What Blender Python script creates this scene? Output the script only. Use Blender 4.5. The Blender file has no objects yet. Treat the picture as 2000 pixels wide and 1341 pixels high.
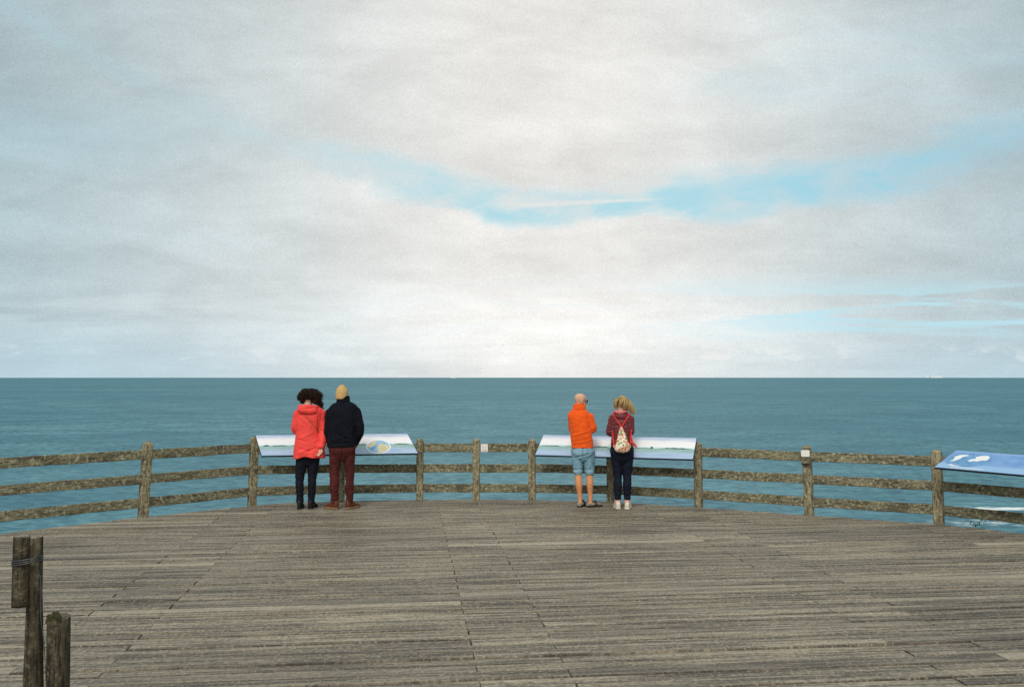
import bpy, bmesh, math, random
import numpy as np
from mathutils import Vector, Matrix, noise
from mathutils.bvhtree import BVHTree

R = math.radians
SC = bpy.context.scene
COL = SC.collection
rnd = random.Random(7)

# ------------------------------------------------------------------ camera model (photo pixels 2000 x 1341)
F = 1803.0
H = 1.91
HZ = 735.0
CX, CY = 1000.0, 670.5


TH = math.atan((HZ - CY) / F)          # camera pitched up by this angle


def ray(px, py):
    a, b = (px - CX) / F, (CY - py) / F
    return Vector((a, math.cos(TH) - b * math.sin(TH), math.sin(TH) + b * math.cos(TH)))


def gp(px, py, z=0.0):
    """point of the plane at height z seen at a photo pixel"""
    r = ray(px, py)
    return Vector((0, 0, H)) + r * ((z - H) / r.z)


def at_depth(px, py, d):
    r = ray(px, py)
    return Vector((0, 0, H)) + r * (d / r.y)


# ------------------------------------------------------------------ node helpers
class NT:
    def __init__(self, tree):
        self.t = tree
        self.n = tree.nodes
        self.l = tree.links

    def new(self, typ, **kw):
        nd = self.n.new(typ)
        for k, v in kw.items():
            setattr(nd, k, v)
        return nd

    def put(self, sock, v):
        if isinstance(v, bpy.types.NodeSocket):
            self.l.new(v, sock)
        elif v is not None:
            if isinstance(v, (tuple, list)) and len(v) == 3 and sock.type == 'RGBA':
                v = (*v, 1.0)
            sock.default_value = v

    def m(self, op, a, b=None, c=None, clamp=False):
        nd = self.new('ShaderNodeMath', operation=op, use_clamp=clamp)
        self.put(nd.inputs[0], a)
        if b is not None:
            self.put(nd.inputs[1], b)
        if c is not None:
            self.put(nd.inputs[2], c)
        return nd.outputs[0]

    def ss(self, x, a, b, lo=0.0, hi=1.0):
        nd = self.new('ShaderNodeMapRange', interpolation_type='SMOOTHSTEP')
        self.put(nd.inputs[0], x)
        for i, v in enumerate((a, b, lo, hi)):
            self.put(nd.inputs[i + 1], v)
        return nd.outputs[0]

    def lin(self, x, a, b, lo=0.0, hi=1.0):
        nd = self.new('ShaderNodeMapRange')
        self.put(nd.inputs[0], x)
        for i, v in enumerate((a, b, lo, hi)):
            self.put(nd.inputs[i + 1], v)
        return nd.outputs[0]

    def mix(self, f, a, b, mode='MIX'):
        nd = self.new('ShaderNodeMix', data_type='RGBA', blend_type=mode)
        self.put(nd.inputs[0], f)
        self.put(nd.inputs[6], a)
        self.put(nd.inputs[7], b)
        return nd.outputs[2]

    def noise(self, vec, scale, detail=4.0, rough=0.55, dist=0.0, out=0):
        nd = self.new('ShaderNodeTexNoise')
        self.put(nd.inputs['Vector'], vec)
        nd.inputs['Scale'].default_value = scale
        nd.inputs['Detail'].default_value = detail
        nd.inputs['Roughness'].default_value = rough
        nd.inputs['Distortion'].default_value = dist
        return nd.outputs[out]

    def mapv(self, vec, scale=(1, 1, 1), loc=(0, 0, 0), rot=(0, 0, 0)):
        nd = self.new('ShaderNodeMapping')
        self.put(nd.inputs[0], vec)
        nd.inputs[1].default_value = loc
        nd.inputs[2].default_value = rot
        nd.inputs[3].default_value = scale
        return nd.outputs[0]

    def sep(self, v):
        nd = self.new('ShaderNodeSeparateXYZ')
        self.put(nd.inputs[0], v)
        return nd.outputs

    def comb(self, x, y, z):
        nd = self.new('ShaderNodeCombineXYZ')
        for i, v in enumerate((x, y, z)):
            self.put(nd.inputs[i], v)
        return nd.outputs[0]

    def vm(self, op, a, b):
        nd = self.new('ShaderNodeVectorMath', operation=op)
        self.put(nd.inputs[0], a)
        self.put(nd.inputs[1], b)
        return nd.outputs[0]

    def bump(self, h, strength=0.3, dist=0.01, normal=None):
        nd = self.new('ShaderNodeBump')
        nd.inputs['Strength'].default_value = strength
        nd.inputs['Distance'].default_value = dist
        self.put(nd.inputs['Height'], h)
        if normal is not None:
            self.put(nd.inputs['Normal'], normal)
        return nd.outputs[0]

    def obj(self):
        return self.new('ShaderNodeTexCoord').outputs['Object']


def material(name):
    m = bpy.data.materials.new(name)
    m.use_nodes = True
    nt = NT(m.node_tree)
    bs = m.node_tree.nodes['Principled BSDF']
    return m, nt, bs


def cloth(name, col, rough=0.9, var=0.25, scale=14.0, fine=220.0, bump=0.25, sheen=0.0, col2=None, aniso=(1, 1, 1)):
    m, nt, bs = material(name)
    o = nt.mapv(nt.obj(), aniso)
    n1 = nt.noise(o, scale, 4, 0.6)
    n2 = nt.noise(o, fine, 2, 0.5)
    f = nt.lin(n1, 0.3, 0.7, 0, 1)
    dark = tuple(c * (1 - var) for c in col)
    lite = col2 or tuple(min(1, c * (1 + var * 0.5)) for c in col)
    c = nt.mix(f, dark, lite)
    c = nt.mix(nt.lin(n2, 0.3, 0.7, 0, var * 0.8), c, tuple(x * 0.6 for x in col))
    nt.put(bs.inputs['Base Color'], c)
    bs.inputs['Roughness'].default_value = rough
    bs.inputs['Specular IOR Level'].default_value = 0.2
    if sheen:
        bs.inputs['Sheen Weight'].default_value = sheen
    hgt = nt.m('ADD', nt.m('MULTIPLY', n1, 1.0), nt.m('MULTIPLY', n2, 0.25))
    nt.put(bs.inputs['Normal'], nt.bump(hgt, bump, 0.012))
    return m


def plain(name, col, rough=0.7, metal=0.0, var=0.15, scale=30.0, spec=0.3, bump=0.1):
    m, nt, bs = material(name)
    n = nt.noise(nt.obj(), scale, 4, 0.6)
    c = nt.mix(nt.lin(n, 0.3, 0.7), tuple(x * (1 - var) for x in col), tuple(min(1, x * (1 + var)) for x in col))
    nt.put(bs.inputs['Base Color'], c)
    bs.inputs['Roughness'].default_value = rough
    bs.inputs['Metallic'].default_value = metal
    bs.inputs['Specular IOR Level'].default_value = spec
    nt.put(bs.inputs['Normal'], nt.bump(n, bump, 0.005))
    return m


M = {}


def deck_material():
    m, nt, bs = material('weathered_deck_boards')
    o = nt.obj()
    at = nt.new('ShaderNodeAttribute', attribute_name='board')
    rv = at.outputs['Color']
    off = nt.vm('MULTIPLY', rv, (31.0, 17.0, 9.0))
    p = nt.vm('ADD', o, off)
    r = nt.sep(rv)
    g1 = nt.noise(nt.mapv(p, (0.9, 17.0, 1.0)), 1.0, 6, 0.66)          # streaks along the board
    g2 = nt.noise(nt.mapv(p, (2.2, 46.0, 1.0)), 1.0, 5, 0.68)          # finer grain
    g3 = nt.noise(o, 0.5, 4, 0.6)                                       # worn patches across boards
    g4 = nt.noise(nt.mapv(o, (9.0, 15.0, 1.0)), 1.0, 5, 0.75)           # mottled dirt and lichen
    g5 = nt.noise(nt.mapv(p, (36.0, 30.0, 1.0)), 1.0, 3, 0.8)           # speckle
    g6 = nt.noise(nt.mapv(p, (0.35, 9.0, 1.0)), 1.0, 4, 0.6)
    c = nt.mix(nt.ss(g1, 0.36, 0.64), (0.074, 0.060, 0.041), (0.350, 0.290, 0.200))
    c = nt.mix(nt.ss(g6, 0.50, 0.70, 0, 0.55), c, (0.44, 0.368, 0.252))
    c = nt.mix(nt.ss(g2, 0.50, 0.68, 0, 0.62), c, (0.060, 0.050, 0.038))
    c = nt.mix(nt.ss(g4, 0.50, 0.66, 0, 0.60), c, (0.105, 0.090, 0.072))
    c = nt.mix(nt.ss(g5, 0.52, 0.68, 0, 0.60), c, (0.50, 0.41, 0.29))
    c = nt.mix(nt.ss(g5, 0.48, 0.34, 0, 0.65), c, (0.055, 0.046, 0.038))
    c = nt.mix(nt.ss(r[0], 0.90, 0.99, 0, 0.40), c, (0.52, 0.44, 0.33))  # the few newer pale boards
    c = nt.mix(nt.ss(r[1], 0.85, 0.99, 0, 0.30), c, (0.11, 0.09, 0.075))
    br = nt.m('MULTIPLY', nt.lin(r[2], 0, 1, 0.84, 1.13), nt.lin(g3, 0.3, 0.7, 0.76, 1.10))
    c = nt.mix(1.0, c, nt.comb(br, br, br), 'MULTIPLY')
    nt.put(bs.inputs['Base Color'], c)
    bs.inputs['Roughness'].default_value = 0.62
    bs.inputs['Specular IOR Level'].default_value = 0.45
    h = nt.m('ADD', g1, nt.m('MULTIPLY', g2, 0.7))
    nt.put(bs.inputs['Normal'], nt.bump(h, 0.6, 0.008))
    return m


def fence_wood(name, a, b, lichen, along=(1, 1, 1), dark=(0.045, 0.036, 0.024), k=1.0):
    m, nt, bs = material(name)
    o = nt.obj()
    inf = nt.new('ShaderNodeObjectInfo').outputs['Random']
    p = nt.vm('ADD', o, nt.comb(nt.m('MULTIPLY', inf, 37.0), nt.m('MULTIPLY', inf, 11.0), nt.m('MULTIPLY', inf, 23.0)))
    g1 = nt.noise(nt.mapv(p, along), 9.0, 6, 0.65)
    g2 = nt.noise(p, 26.0, 5, 0.7)
    g3 = nt.noise(p, 3.0, 3, 0.5)
    g4 = nt.noise(nt.mapv(p, along), 40.0, 4, 0.7)
    c = nt.mix(nt.lin(g1, 0.35, 0.66), a, b)
    c = nt.mix(nt.ss(g2, 0.50, 0.62, 0, 0.85), c, lichen)
    c = nt.mix(nt.ss(g4, 0.50, 0.62, 0, 0.78), c, dark)
    c = nt.mix(nt.ss(g3, 0.52, 0.72, 0, 0.55 * k), c, dark)
    nt.put(bs.inputs['Base Color'], c)
    bs.inputs['Roughness'].default_value = 0.9
    bs.inputs['Specular IOR Level'].default_value = 0.2
    nt.put(bs.inputs['Normal'], nt.bump(nt.m('ADD', g1, nt.m('MULTIPLY', g2, 0.6)), 0.7, 0.012))
    return m


def water_material():
    m, nt, bs = material('sea_water')
    m.node_tree.nodes.remove(bs)
    out = m.node_tree.nodes['Material Output']
    geo = nt.new('ShaderNodeNewGeometry')
    p = geo.outputs['Position']
    s = nt.sep(p)
    w1 = nt.noise(nt.mapv(p, (0.16, 0.20, 1), rot=(0, 0, 0.25)), 1.0, 6, 0.66, 0.4)
    w2 = nt.noise(nt.mapv(p, (0.016, 0.022, 1), rot=(0, 0, -0.2)), 1.0, 6, 0.66, 0.2)
    w3 = nt.noise(nt.mapv(p, (0.0006, 0.0011, 1)), 1.0, 4, 0.55)
    w4 = nt.noise(nt.mapv(p, (0.0035, 0.0055, 1), (7, 3, 0), rot=(0, 0, 0.1)), 1.0, 6, 0.66, 0.2)
    h = nt.m('ADD', nt.m('MULTIPLY', w1, 1.0), nt.m('MULTIPLY', w2, 3.0))
    bmp = nt.bump(h, 1.0, 1.2)
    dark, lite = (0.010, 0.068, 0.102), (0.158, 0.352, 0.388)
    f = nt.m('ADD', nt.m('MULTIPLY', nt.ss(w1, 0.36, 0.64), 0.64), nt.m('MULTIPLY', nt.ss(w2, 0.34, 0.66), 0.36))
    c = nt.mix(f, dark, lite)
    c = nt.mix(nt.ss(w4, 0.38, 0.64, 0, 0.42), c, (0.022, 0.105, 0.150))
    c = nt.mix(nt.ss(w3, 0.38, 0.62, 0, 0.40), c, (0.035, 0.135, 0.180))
    # white water: small caps everywhere, surf lines over the shoal on the right
    caps = nt.m('MULTIPLY', nt.ss(w1, 0.715, 0.76), nt.ss(w2, 0.5, 0.62))
    sx = nt.m('SUBTRACT', s[0], 150.0)
    bx = nt.m('ADD', s[1], nt.m('MULTIPLY', nt.noise(nt.mapv(p, (0.03, 0.03, 1)), 1.0, 4, 0.6), 40.0))
    l1 = nt.m('SUBTRACT', 1.0, nt.ss(nt.m('ABSOLUTE', nt.m('SUBTRACT', bx, 350.0)), 1.5, 5.0))
    l1 = nt.m('MULTIPLY', l1, nt.ss(s[0], 157.0, 163.0))
    l2 = nt.m('SUBTRACT', 1.0, nt.ss(nt.m('ABSOLUTE', nt.m('SUBTRACT', bx, 317.0)), 3.0, 13.0))
    l2 = nt.m('MULTIPLY', nt.m('MULTIPLY', l2, nt.ss(s[0], 128.0, 150.0)), nt.ss(w1, 0.46, 0.60, 0, 0.65))
    foam = nt.m('MAXIMUM', nt.m('MAXIMUM', nt.m('MULTIPLY', caps, 0.55), l1), l2)
    c = nt.mix(foam, c, (0.78, 0.82, 0.82))
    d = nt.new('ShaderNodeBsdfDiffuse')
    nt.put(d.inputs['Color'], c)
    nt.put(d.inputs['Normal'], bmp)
    g = nt.new('ShaderNodeBsdfGlossy')
    g.inputs['Roughness'].default_value = 0.26
    g.inputs['Color'].default_value = (0.75, 0.9, 0.95, 1)
    nt.put(g.inputs['Normal'], bmp)
    mx = nt.new('ShaderNodeMixShader')
    nt.put(mx.inputs[0], nt.m('MULTIPLY', nt.m('SUBTRACT', 1.0, foam), 0.15))
    nt.l.new(d.outputs[0], mx.inputs[1])
    nt.l.new(g.outputs[0], mx.inputs[2])
    nt.l.new(mx.outputs[0], out.inputs['Surface'])
    return m


def panel_material(name, kind):
    """printed seascape; local x runs across the panel, local y up its slope, both in metres"""
    m, nt, bs = material(name)
    o = nt.obj()
    s = nt.sep(o)
    v = nt.m('DIVIDE', s[1], 0.53)
    if kind == 'sea':
        n1 = nt.noise(nt.mapv(o, (1.2, 9.0, 1)), 2.0, 5, 0.6)
        n2 = nt.noise(nt.mapv(o, (1.0, 5.0, 1)), 3.0, 4, 0.6)
        vv = nt.m('ADD', v, nt.m('MULTIPLY', nt.m('SUBTRACT', n2, 0.5), 0.22))
        sky = nt.mix(nt.ss(vv, 0.72, 0.98), (0.80, 0.77, 0.76), (0.36, 0.45, 0.62))
        sky = nt.mix(nt.lin(n1, 0.45, 0.75, 0, 0.5), sky, (0.85, 0.83, 0.83))
        sea = nt.mix(nt.lin(n1, 0.3, 0.7), (0.23, 0.38, 0.34), (0.36, 0.50, 0.47))
        low = nt.mix(nt.lin(n1, 0.3, 0.7), (0.28, 0.40, 0.56), (0.42, 0.52, 0.66))
        c = nt.mix(nt.ss(v, 0.24, 0.34), low, sea)
        c = nt.mix(nt.ss(v, 0.455, 0.465), c, (0.55, 0.74, 0.74))
        c = nt.mix(nt.ss(v, 0.50, 0.54), c, sky)
    else:
        n1 = nt.noise(o, 5.0, 4, 0.6)
        c = nt.mix(nt.lin(n1, 0.3, 0.7), (0.12, 0.26, 0.54), (0.23, 0.40, 0.66))
        c = nt.mix(nt.ss(v, 0.22, 0.34), (0.28, 0.46, 0.68), c)
        c = nt.mix(nt.ss(v, 0.86, 0.98), c, (0.24, 0.40, 0.66))
    nt.put(bs.inputs['Base Color'], c)
    bs.inputs['Roughness'].default_value = 0.45
    bs.inputs['Specular IOR Level'].default_value = 0.25
    return m


def floral_material():
    m, nt, bs = material('flower_print_cotton')
    o = nt.obj()
    vo = nt.new('ShaderNodeTexVoronoi')
    nt.put(vo.inputs['Vector'], o)
    vo.inputs['Scale'].default_value = 27.0
    d = vo.outputs['Distance']
    col = nt.sep(vo.outputs['Color'])
    n = nt.noise(o, 60, 3, 0.6)
    c = nt.mix(nt.lin(n, 0.3, 0.7), (0.74, 0.65, 0.48), (0.84, 0.77, 0.63))
    fl = nt.mix(nt.ss(col[0], 0.45, 0.55), (0.62, 0.16, 0.07), (0.20, 0.30, 0.10))
    fl = nt.mix(nt.ss(col[1], 0.6, 0.7), fl, (0.70, 0.30, 0.25))
    c = nt.mix(nt.ss(d, 0.60, 0.48), c, fl)
    c = nt.mix(nt.ss(d, 0.20, 0.12), c, (0.65, 0.42, 0.12))
    nt.put(bs.inputs['Base Color'], c)
    bs.inputs['Roughness'].default_value = 0.9
    nt.put(bs.inputs['Normal'], nt.bump(n, 0.3, 0.004))
    return m


M['deck'] = deck_material()
M['dark_gap'] = plain('dark_joist_timber', (0.018, 0.015, 0.012), 0.95)
M['rail'] = fence_wood('lichen_rail_wood', (0.078, 0.069, 0.042), (0.265, 0.240, 0.148), (0.41, 0.395, 0.26), (0.3, 1, 1.5), k=0.9)
M['post'] = fence_wood('lichen_post_wood', (0.125, 0.103, 0.062), (0.345, 0.292, 0.178), (0.46, 0.415, 0.265), (1.4, 1.4, 0.22), k=0.6)
M['log'] = fence_wood('dark_mossy_log', (0.026, 0.021, 0.013), (0.095, 0.076, 0.046), (0.14, 0.125, 0.078), (1.6, 1.6, 0.16), (0.010, 0.009, 0.007))
M['log_end'] = fence_wood('cut_log_end', (0.10, 0.085, 0.055), (0.26, 0.23, 0.16), (0.32, 0.30, 0.22), (1, 1, 1), (0.05, 0.045, 0.03))
M['moss'] = plain('dark_moss', (0.045, 0.045, 0.016), 0.95, var=0.5, scale=90, bump=0.8)
M['wire'] = plain('grey_wire', (0.10, 0.11, 0.11), 0.5, 0.6)
M['water'] = water_material()
M['panel_sea'] = panel_material('printed_seascape_panel', 'sea')
M['panel_map'] = panel_material('printed_blue_map_panel', 'map')
M['edge'] = plain('black_panel_edge', (0.012, 0.014, 0.016), 0.5)
M['print_dark'] = plain('printed_dark_green', (0.05, 0.085, 0.075), 0.5, var=0.4)
M['print_white'] = plain('printed_white', (0.82, 0.81, 0.78), 0.5, var=0.04)
M['print_pale'] = plain('printed_pale_blue', (0.58, 0.64, 0.70), 0.5, var=0.04)
M['print_grey'] = plain('printed_grey', (0.45, 0.44, 0.40), 0.5)
M['print_beige'] = plain('printed_sand', (0.62, 0.56, 0.34), 0.5, var=0.2, scale=12)
M['print_blue'] = plain('printed_blue', (0.28, 0.46, 0.62), 0.5, var=0.25, scale=12)
M['print_deep'] = plain('printed_deep_blue', (0.13, 0.30, 0.52), 0.5, var=0.25, scale=12)
M['plaque'] = plain('white_plaque', (0.80, 0.77, 0.71), 0.5, var=0.05)
M['steel'] = plain('galvanised_steel', (0.16, 0.16, 0.15), 0.5, 0.7)
M['cliff'] = plain('chalky_cliff_turf', (0.10, 0.11, 0.05), 0.95, var=0.5, scale=0.8)
M['green'] = plain('green_leaf', (0.05, 0.12, 0.03), 0.8, var=0.4)
M['straw'] = plain('dry_stalk', (0.22, 0.19, 0.11), 0.9, var=0.3)
M['ship_white'] = plain('white_ship_paint', (0.85, 0.85, 0.83), 0.5, var=0.05, scale=0.01)

M['skin_fair'] = plain('fair_skin', (0.60, 0.36, 0.25), 0.55, var=0.12, scale=16)
M['skin_tan'] = plain('tanned_skin', (0.66, 0.285, 0.125), 0.55, var=0.14, scale=18)
M['skin_bald'] = plain('pale_tan_skin', (0.63, 0.36, 0.235), 0.5, var=0.12, scale=22)
M['eye'] = plain('eye_white', (0.75, 0.73, 0.7), 0.2, var=0.02)
M['red_coat'] = cloth('red_raincoat', (0.88, 0.072, 0.058), 0.6, 0.10, 9, 160, 0.35)
M['red_dark'] = cloth('red_coat_seam', (0.55, 0.022, 0.02), 0.7, 0.15)
M['navy'] = cloth('navy_wool_jacket', (0.0045, 0.0052, 0.0105), 0.9, 0.5, 11, 260, 0.5)
M['collar'] = cloth('black_knit_collar', (0.005, 0.005, 0.009), 0.95, 0.4, 60, 300, 0.5)
M['beanie'] = cloth('mustard_knit', (0.60, 0.39, 0.165), 0.95, 0.22, 70, 200, 0.6, aniso=(1, 1, 0.35))
M['cord_red'] = cloth('maroon_corduroy', (0.082, 0.016, 0.014), 0.9, 0.4, 12, 150, 0.6, aniso=(1.0, 1.0, 0.6))
M['brown_leather'] = plain('brown_leather', (0.11, 0.032, 0.014), 0.5, var=0.35, scale=40)
M['tan_sole'] = plain('tan_rubber_sole', (0.24, 0.14, 0.065), 0.8)
M['black_jeans'] = cloth('blue_black_jeans', (0.0065, 0.0085, 0.015), 0.85, 0.5, 14, 240, 0.5)
M['black_leather'] = plain('black_leather', (0.008, 0.008, 0.009), 0.45, var=0.3)
M['orange'] = cloth('orange_fleece', (0.86, 0.105, 0.010), 0.95, 0.13, 16, 260, 0.4, sheen=0.1)
M['orange_dark'] = cloth('dark_orange_fleece_hem', (0.72, 0.075, 0.008), 0.95, 0.15, 20, 260, 0.4)  # darker orange of the same fleece
M['denim'] = cloth('faded_denim', (0.15, 0.32, 0.43), 0.9, 0.3, 12, 260, 0.4, col2=(0.29, 0.47, 0.55))
M['denim_dark'] = cloth('denim_seam', (0.06, 0.13, 0.18), 0.9, 0.3)
M['grey_clog'] = plain('grey_suede', (0.24, 0.21, 0.165), 0.85, var=0.2)
M['black_strap'] = plain('black_strap', (0.012, 0.012, 0.012), 0.6)
M['maroon'] = cloth('maroon_quilted_nylon', (0.175, 0.036, 0.042), 0.5, 0.28, 14, 160, 0.4)
M['maroon_dark'] = cloth('maroon_sleeve', (0.085, 0.022, 0.028), 0.6, 0.25, 14, 160, 0.4)
M['pink'] = cloth('pink_lining', (0.74, 0.20, 0.20), 0.8, 0.15)
M['legging'] = cloth('navy_leggings', (0.0065, 0.009, 0.022), 0.8, 0.4, 14, 260, 0.3)
M['sock'] = cloth('pink_sock', (0.80, 0.40, 0.36), 0.95, 0.1)
M['sneaker'] = plain('cream_sneaker', (0.66, 0.58, 0.46), 0.7, var=0.2, scale=45)
M['white_sole'] = plain('white_rubber_sole', (0.70, 0.66, 0.58), 0.6, var=0.1)
M['hair_dark'] = plain('dark_brown_hair', (0.024, 0.0105, 0.006), 0.7, var=0.6, scale=60, spec=0.2)
M['hair_blond'] = plain('dark_blond_hair', (0.36, 0.225, 0.085), 0.5, var=0.45, scale=40, spec=0.4)
M['hair_blond_light'] = plain('pale_blond_hair', (0.62, 0.44, 0.20), 0.5, var=0.3, scale=40, spec=0.4)  # paler blond for random strands and the loose wisps
M['red_cord'] = cloth('red_drawstring_cord', (0.80, 0.055, 0.035), 0.8, 0.1)
M['floral'] = floral_material()
M['tan_strap'] = plain('tan_leather_strap', (0.30, 0.15, 0.035), 0.6, var=0.2)
M['glasses'] = plain('black_sunglasses', (0.005, 0.005, 0.006), 0.35, spec=0.3)


# ------------------------------------------------------------------ object helpers
def empty(name, loc=(0, 0, 0), rz=0.0, label=None, cat=None, group=None):
    o = bpy.data.objects.new(name, None)
    COL.objects.link(o)
    o.location = loc
    o.rotation_euler = (0, 0, rz)
    o.empty_display_size = 0.1
    tag(o, label, cat, group)
    return o


def tag(o, label=None, cat=None, group=None, kind=None):
    for k, v in (('label', label), ('category', cat), ('group', group), ('kind', kind)):
        if v:
            o[k] = v


def obj(name, bm, mats, parent=None, smooth=False, recalc=True):
    if recalc:
        bmesh.ops.recalc_face_normals(bm, faces=bm.faces)
    me = bpy.data.meshes.new(name)
    bm.to_mesh(me)
    bm.free()
    if not isinstance(mats, (list, tuple)):
        mats = [mats]
    for mm in mats:
        me.materials.append(mm)
    if smooth:
        me.polygons.foreach_set('use_smooth', [True] * len(me.polygons))
    o = bpy.data.objects.new(name, me)
    COL.objects.link(o)
    if parent:
        o.parent = parent
    return o


def box(bm, c, s, mat=None, mi=0):
    r = bmesh.ops.create_cube(bm, size=1.0)
    T = Matrix.Translation(Vector(c)) @ (mat or Matrix.Identity(4)) @ Matrix.Diagonal((*s, 1))
    bmesh.ops.transform(bm, matrix=T, verts=r['verts'])
    for f in {f for v in r['verts'] for f in v.link_faces}:
        f.material_index = mi
    return r['verts']


def catmull(pts, sub):
    if sub <= 1:
        return [tuple(p) for p in pts]
    P = [np.array(p, float) for p in pts]
    P = [2 * P[0] - P[1]] + P + [2 * P[-1] - P[-2]]
    out = []
    for i in range(1, len(P) - 2):
        for k in range(sub):
            t = k / sub
            a, b, c, d = P[i - 1], P[i], P[i + 1], P[i + 2]
            out.append(tuple(0.5 * ((2 * b) + (-a + c) * t + (2 * a - 5 * b + 4 * c - d) * t * t + (-a + 3 * b - 3 * c + d) * t ** 3)))
    out.append(tuple(P[-2]))
    return out


def skin_rings(bm, rings, mi=0, cap=True):
    vs = [[bm.verts.new(p) for p in r] for r in rings]
    n = len(vs[0])
    for a, b in zip(vs, vs[1:]):
        for i in range(n):
            j = (i + 1) % n
            f = bm.faces.new((a[i], a[j], b[j], b[i]))
            f.material_index = mi
    if cap:
        f = bm.faces.new(list(reversed(vs[0])))
        f.material_index = mi
        f = bm.faces.new(vs[-1])
        f.material_index = mi
    return vs


def loft(bm, rings, seg=28, sub=3, power=2.0, mi=0):
    """rings: (z, cx, cy, rx, ry) stacked horizontally"""
    rr = catmull(rings, sub)
    out = []
    for z, cx, cy, rx, ry in rr:
        rx, ry = max(rx, 0.002), max(ry, 0.002)
        ring = []
        for i in range(seg):
            a = 2 * math.pi * i / seg
            ca, sa = math.cos(a), math.sin(a)
            e = 2.0 / power
            ring.append((cx + rx * math.copysign(abs(ca) ** e, ca), cy + ry * math.copysign(abs(sa) ** e, sa), z))
        out.append(ring)
    return skin_rings(bm, out, mi)


def tube(bm, pts, radii, seg=12, sub=3, flat=None, mi=0, up=None):
    """swept tube; radii per point; flat = (a, b) multipliers of the two cross axes; rounded ends"""
    rr = catmull([(*p, r) for p, r in zip(pts, radii)], sub)
    P = [Vector(q[:3]) for q in rr]
    rad = [max(q[3], 0.0005) for q in rr]
    out = []
    prev = None
    n = len(P)
    for i in range(n):
        t = (P[min(i + 1, n - 1)] - P[max(i - 1, 0)]).normalized()
        if prev is None:
            ref = Vector(up) if up else (Vector((0, 0, 1)) if abs(t.z) < 0.9 else Vector((0, 1, 0)))
            a = (ref - t * ref.dot(t)).normalized()
        else:
            a = (prev - t * prev.dot(t)).normalized()
        prev = a
        b = t.cross(a)
        fa, fb = flat or (1, 1)

        def ring(c, r):
            return [c + a * (math.cos(2 * math.pi * k / seg) * r * fa) + b * (math.sin(2 * math.pi * k / seg) * r * fb) for k in range(seg)]
        if i == 0:
            out.append(ring(P[0] - t * rad[0] * 0.5 * min(fa, fb), rad[0] * 0.5))
            out.append(ring(P[0] - t * rad[0] * 0.3 * min(fa, fb), rad[0] * 0.85))
        out.append(ring(P[i], rad[i]))
        if i == n - 1:
            out.append(ring(P[i] + t * rad[i] * 0.3 * min(fa, fb), rad[i] * 0.85))
            out.append(ring(P[i] + t * rad[i] * 0.5 * min(fa, fb), rad[i] * 0.5))
    return skin_rings(bm, out, mi)


def ball(bm, c, r, T=None, u=16, v=12, mi=0):
    s = bmesh.ops.create_uvsphere(bm, u_segments=u, v_segments=v, radius=1.0)
    X = Matrix.Translation(Vector(c)) @ (T or Matrix.Identity(4)) @ Matrix.Diagonal((*r, 1))
    bmesh.ops.transform(bm, matrix=X, verts=s['verts'])
    for f in {f for vv in s['verts'] for f in vv.link_faces}:
        f.material_index = mi


def remesh(o, voxel, smooth_it=6, fac=0.5, fold=None):
    md = o.modifiers.new('r', 'REMESH')
    md.mode = 'VOXEL'
    md.voxel_size = voxel
    if smooth_it:
        s = o.modifiers.new('s', 'SMOOTH')
        s.factor = fac
        s.iterations = smooth_it
    dg = bpy.context.evaluated_depsgraph_get()
    me = bpy.data.meshes.new_from_object(o.evaluated_get(dg))
    o.modifiers.clear()
    old = o.data
    mats = list(old.materials)
    o.data = me
    me.name = o.name
    bpy.data.meshes.remove(old)
    if not len(me.materials):
        for mm in mats:
            me.materials.append(mm)
    if fold:
        n = len(me.vertices)
        for v in [(vv, vv.co.copy(), vv.normal.copy()) for vv in me.vertices]:
            v[0].co = v[1] + v[2] * fold(v[1], v[2])
    me.polygons.foreach_set('use_smooth', [True] * len(me.polygons))
    me.update()
    return o


def bvh_of(o):
    me = o.data
    return BVHTree.FromPolygons([v.co for v in me.vertices], [p.vertices for p in me.polygons])


# ------------------------------------------------------------------ sea, ground, deck
def disc_rings(bm, z, radii, seg):
    rows = []
    for r in radii:
        rows.append([bm.verts.new((r * math.cos(2 * math.pi * i / seg), r * math.sin(2 * math.pi * i / seg), z)) for i in range(seg)])
    bm.faces.new(rows[0])
    for a, b in zip(rows, rows[1:]):
        for i in range(seg):
            j = (i + 1) % seg
            bm.faces.new((a[i], b[i], b[j], a[j]))


SEA = -45.0
bm = bmesh.new()
disc_rings(bm, SEA, [60, 250, 700, 2000, 6000, 18000, 40000], 96)
tag(obj('water', bm, M['water']), kind='structure')

EDGE_PX = [(50, 1033), (281, 1008.5), (493, 983.5), (667, 977.5), (820, 975), (930, 975), (1039, 975.5), (1192, 979), (1364, 990), (1580, 1005), (1832, 1022.5), (1905, 1031)]
EDGE = [gp(*p).to_2d() for p in EDGE_PX]
left_dir = (EDGE[0] - EDGE[1]).normalized()
right_dir = (EDGE[-1] - EDGE[-2]).normalized()
POLY = [EDGE[0] + Vector((-0.75, -0.67)).normalized() * 6.0] + EDGE[1:-1] + [EDGE[-2] + Vector((0.70, -0.71)).normalized() * 7.0]
POLY = [Vector((-10.5, -3.0))] + POLY + [Vector((11.4, -3.0))]      # clockwise, convex
ANG = math.atan2(1000 - 797, F)


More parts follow.
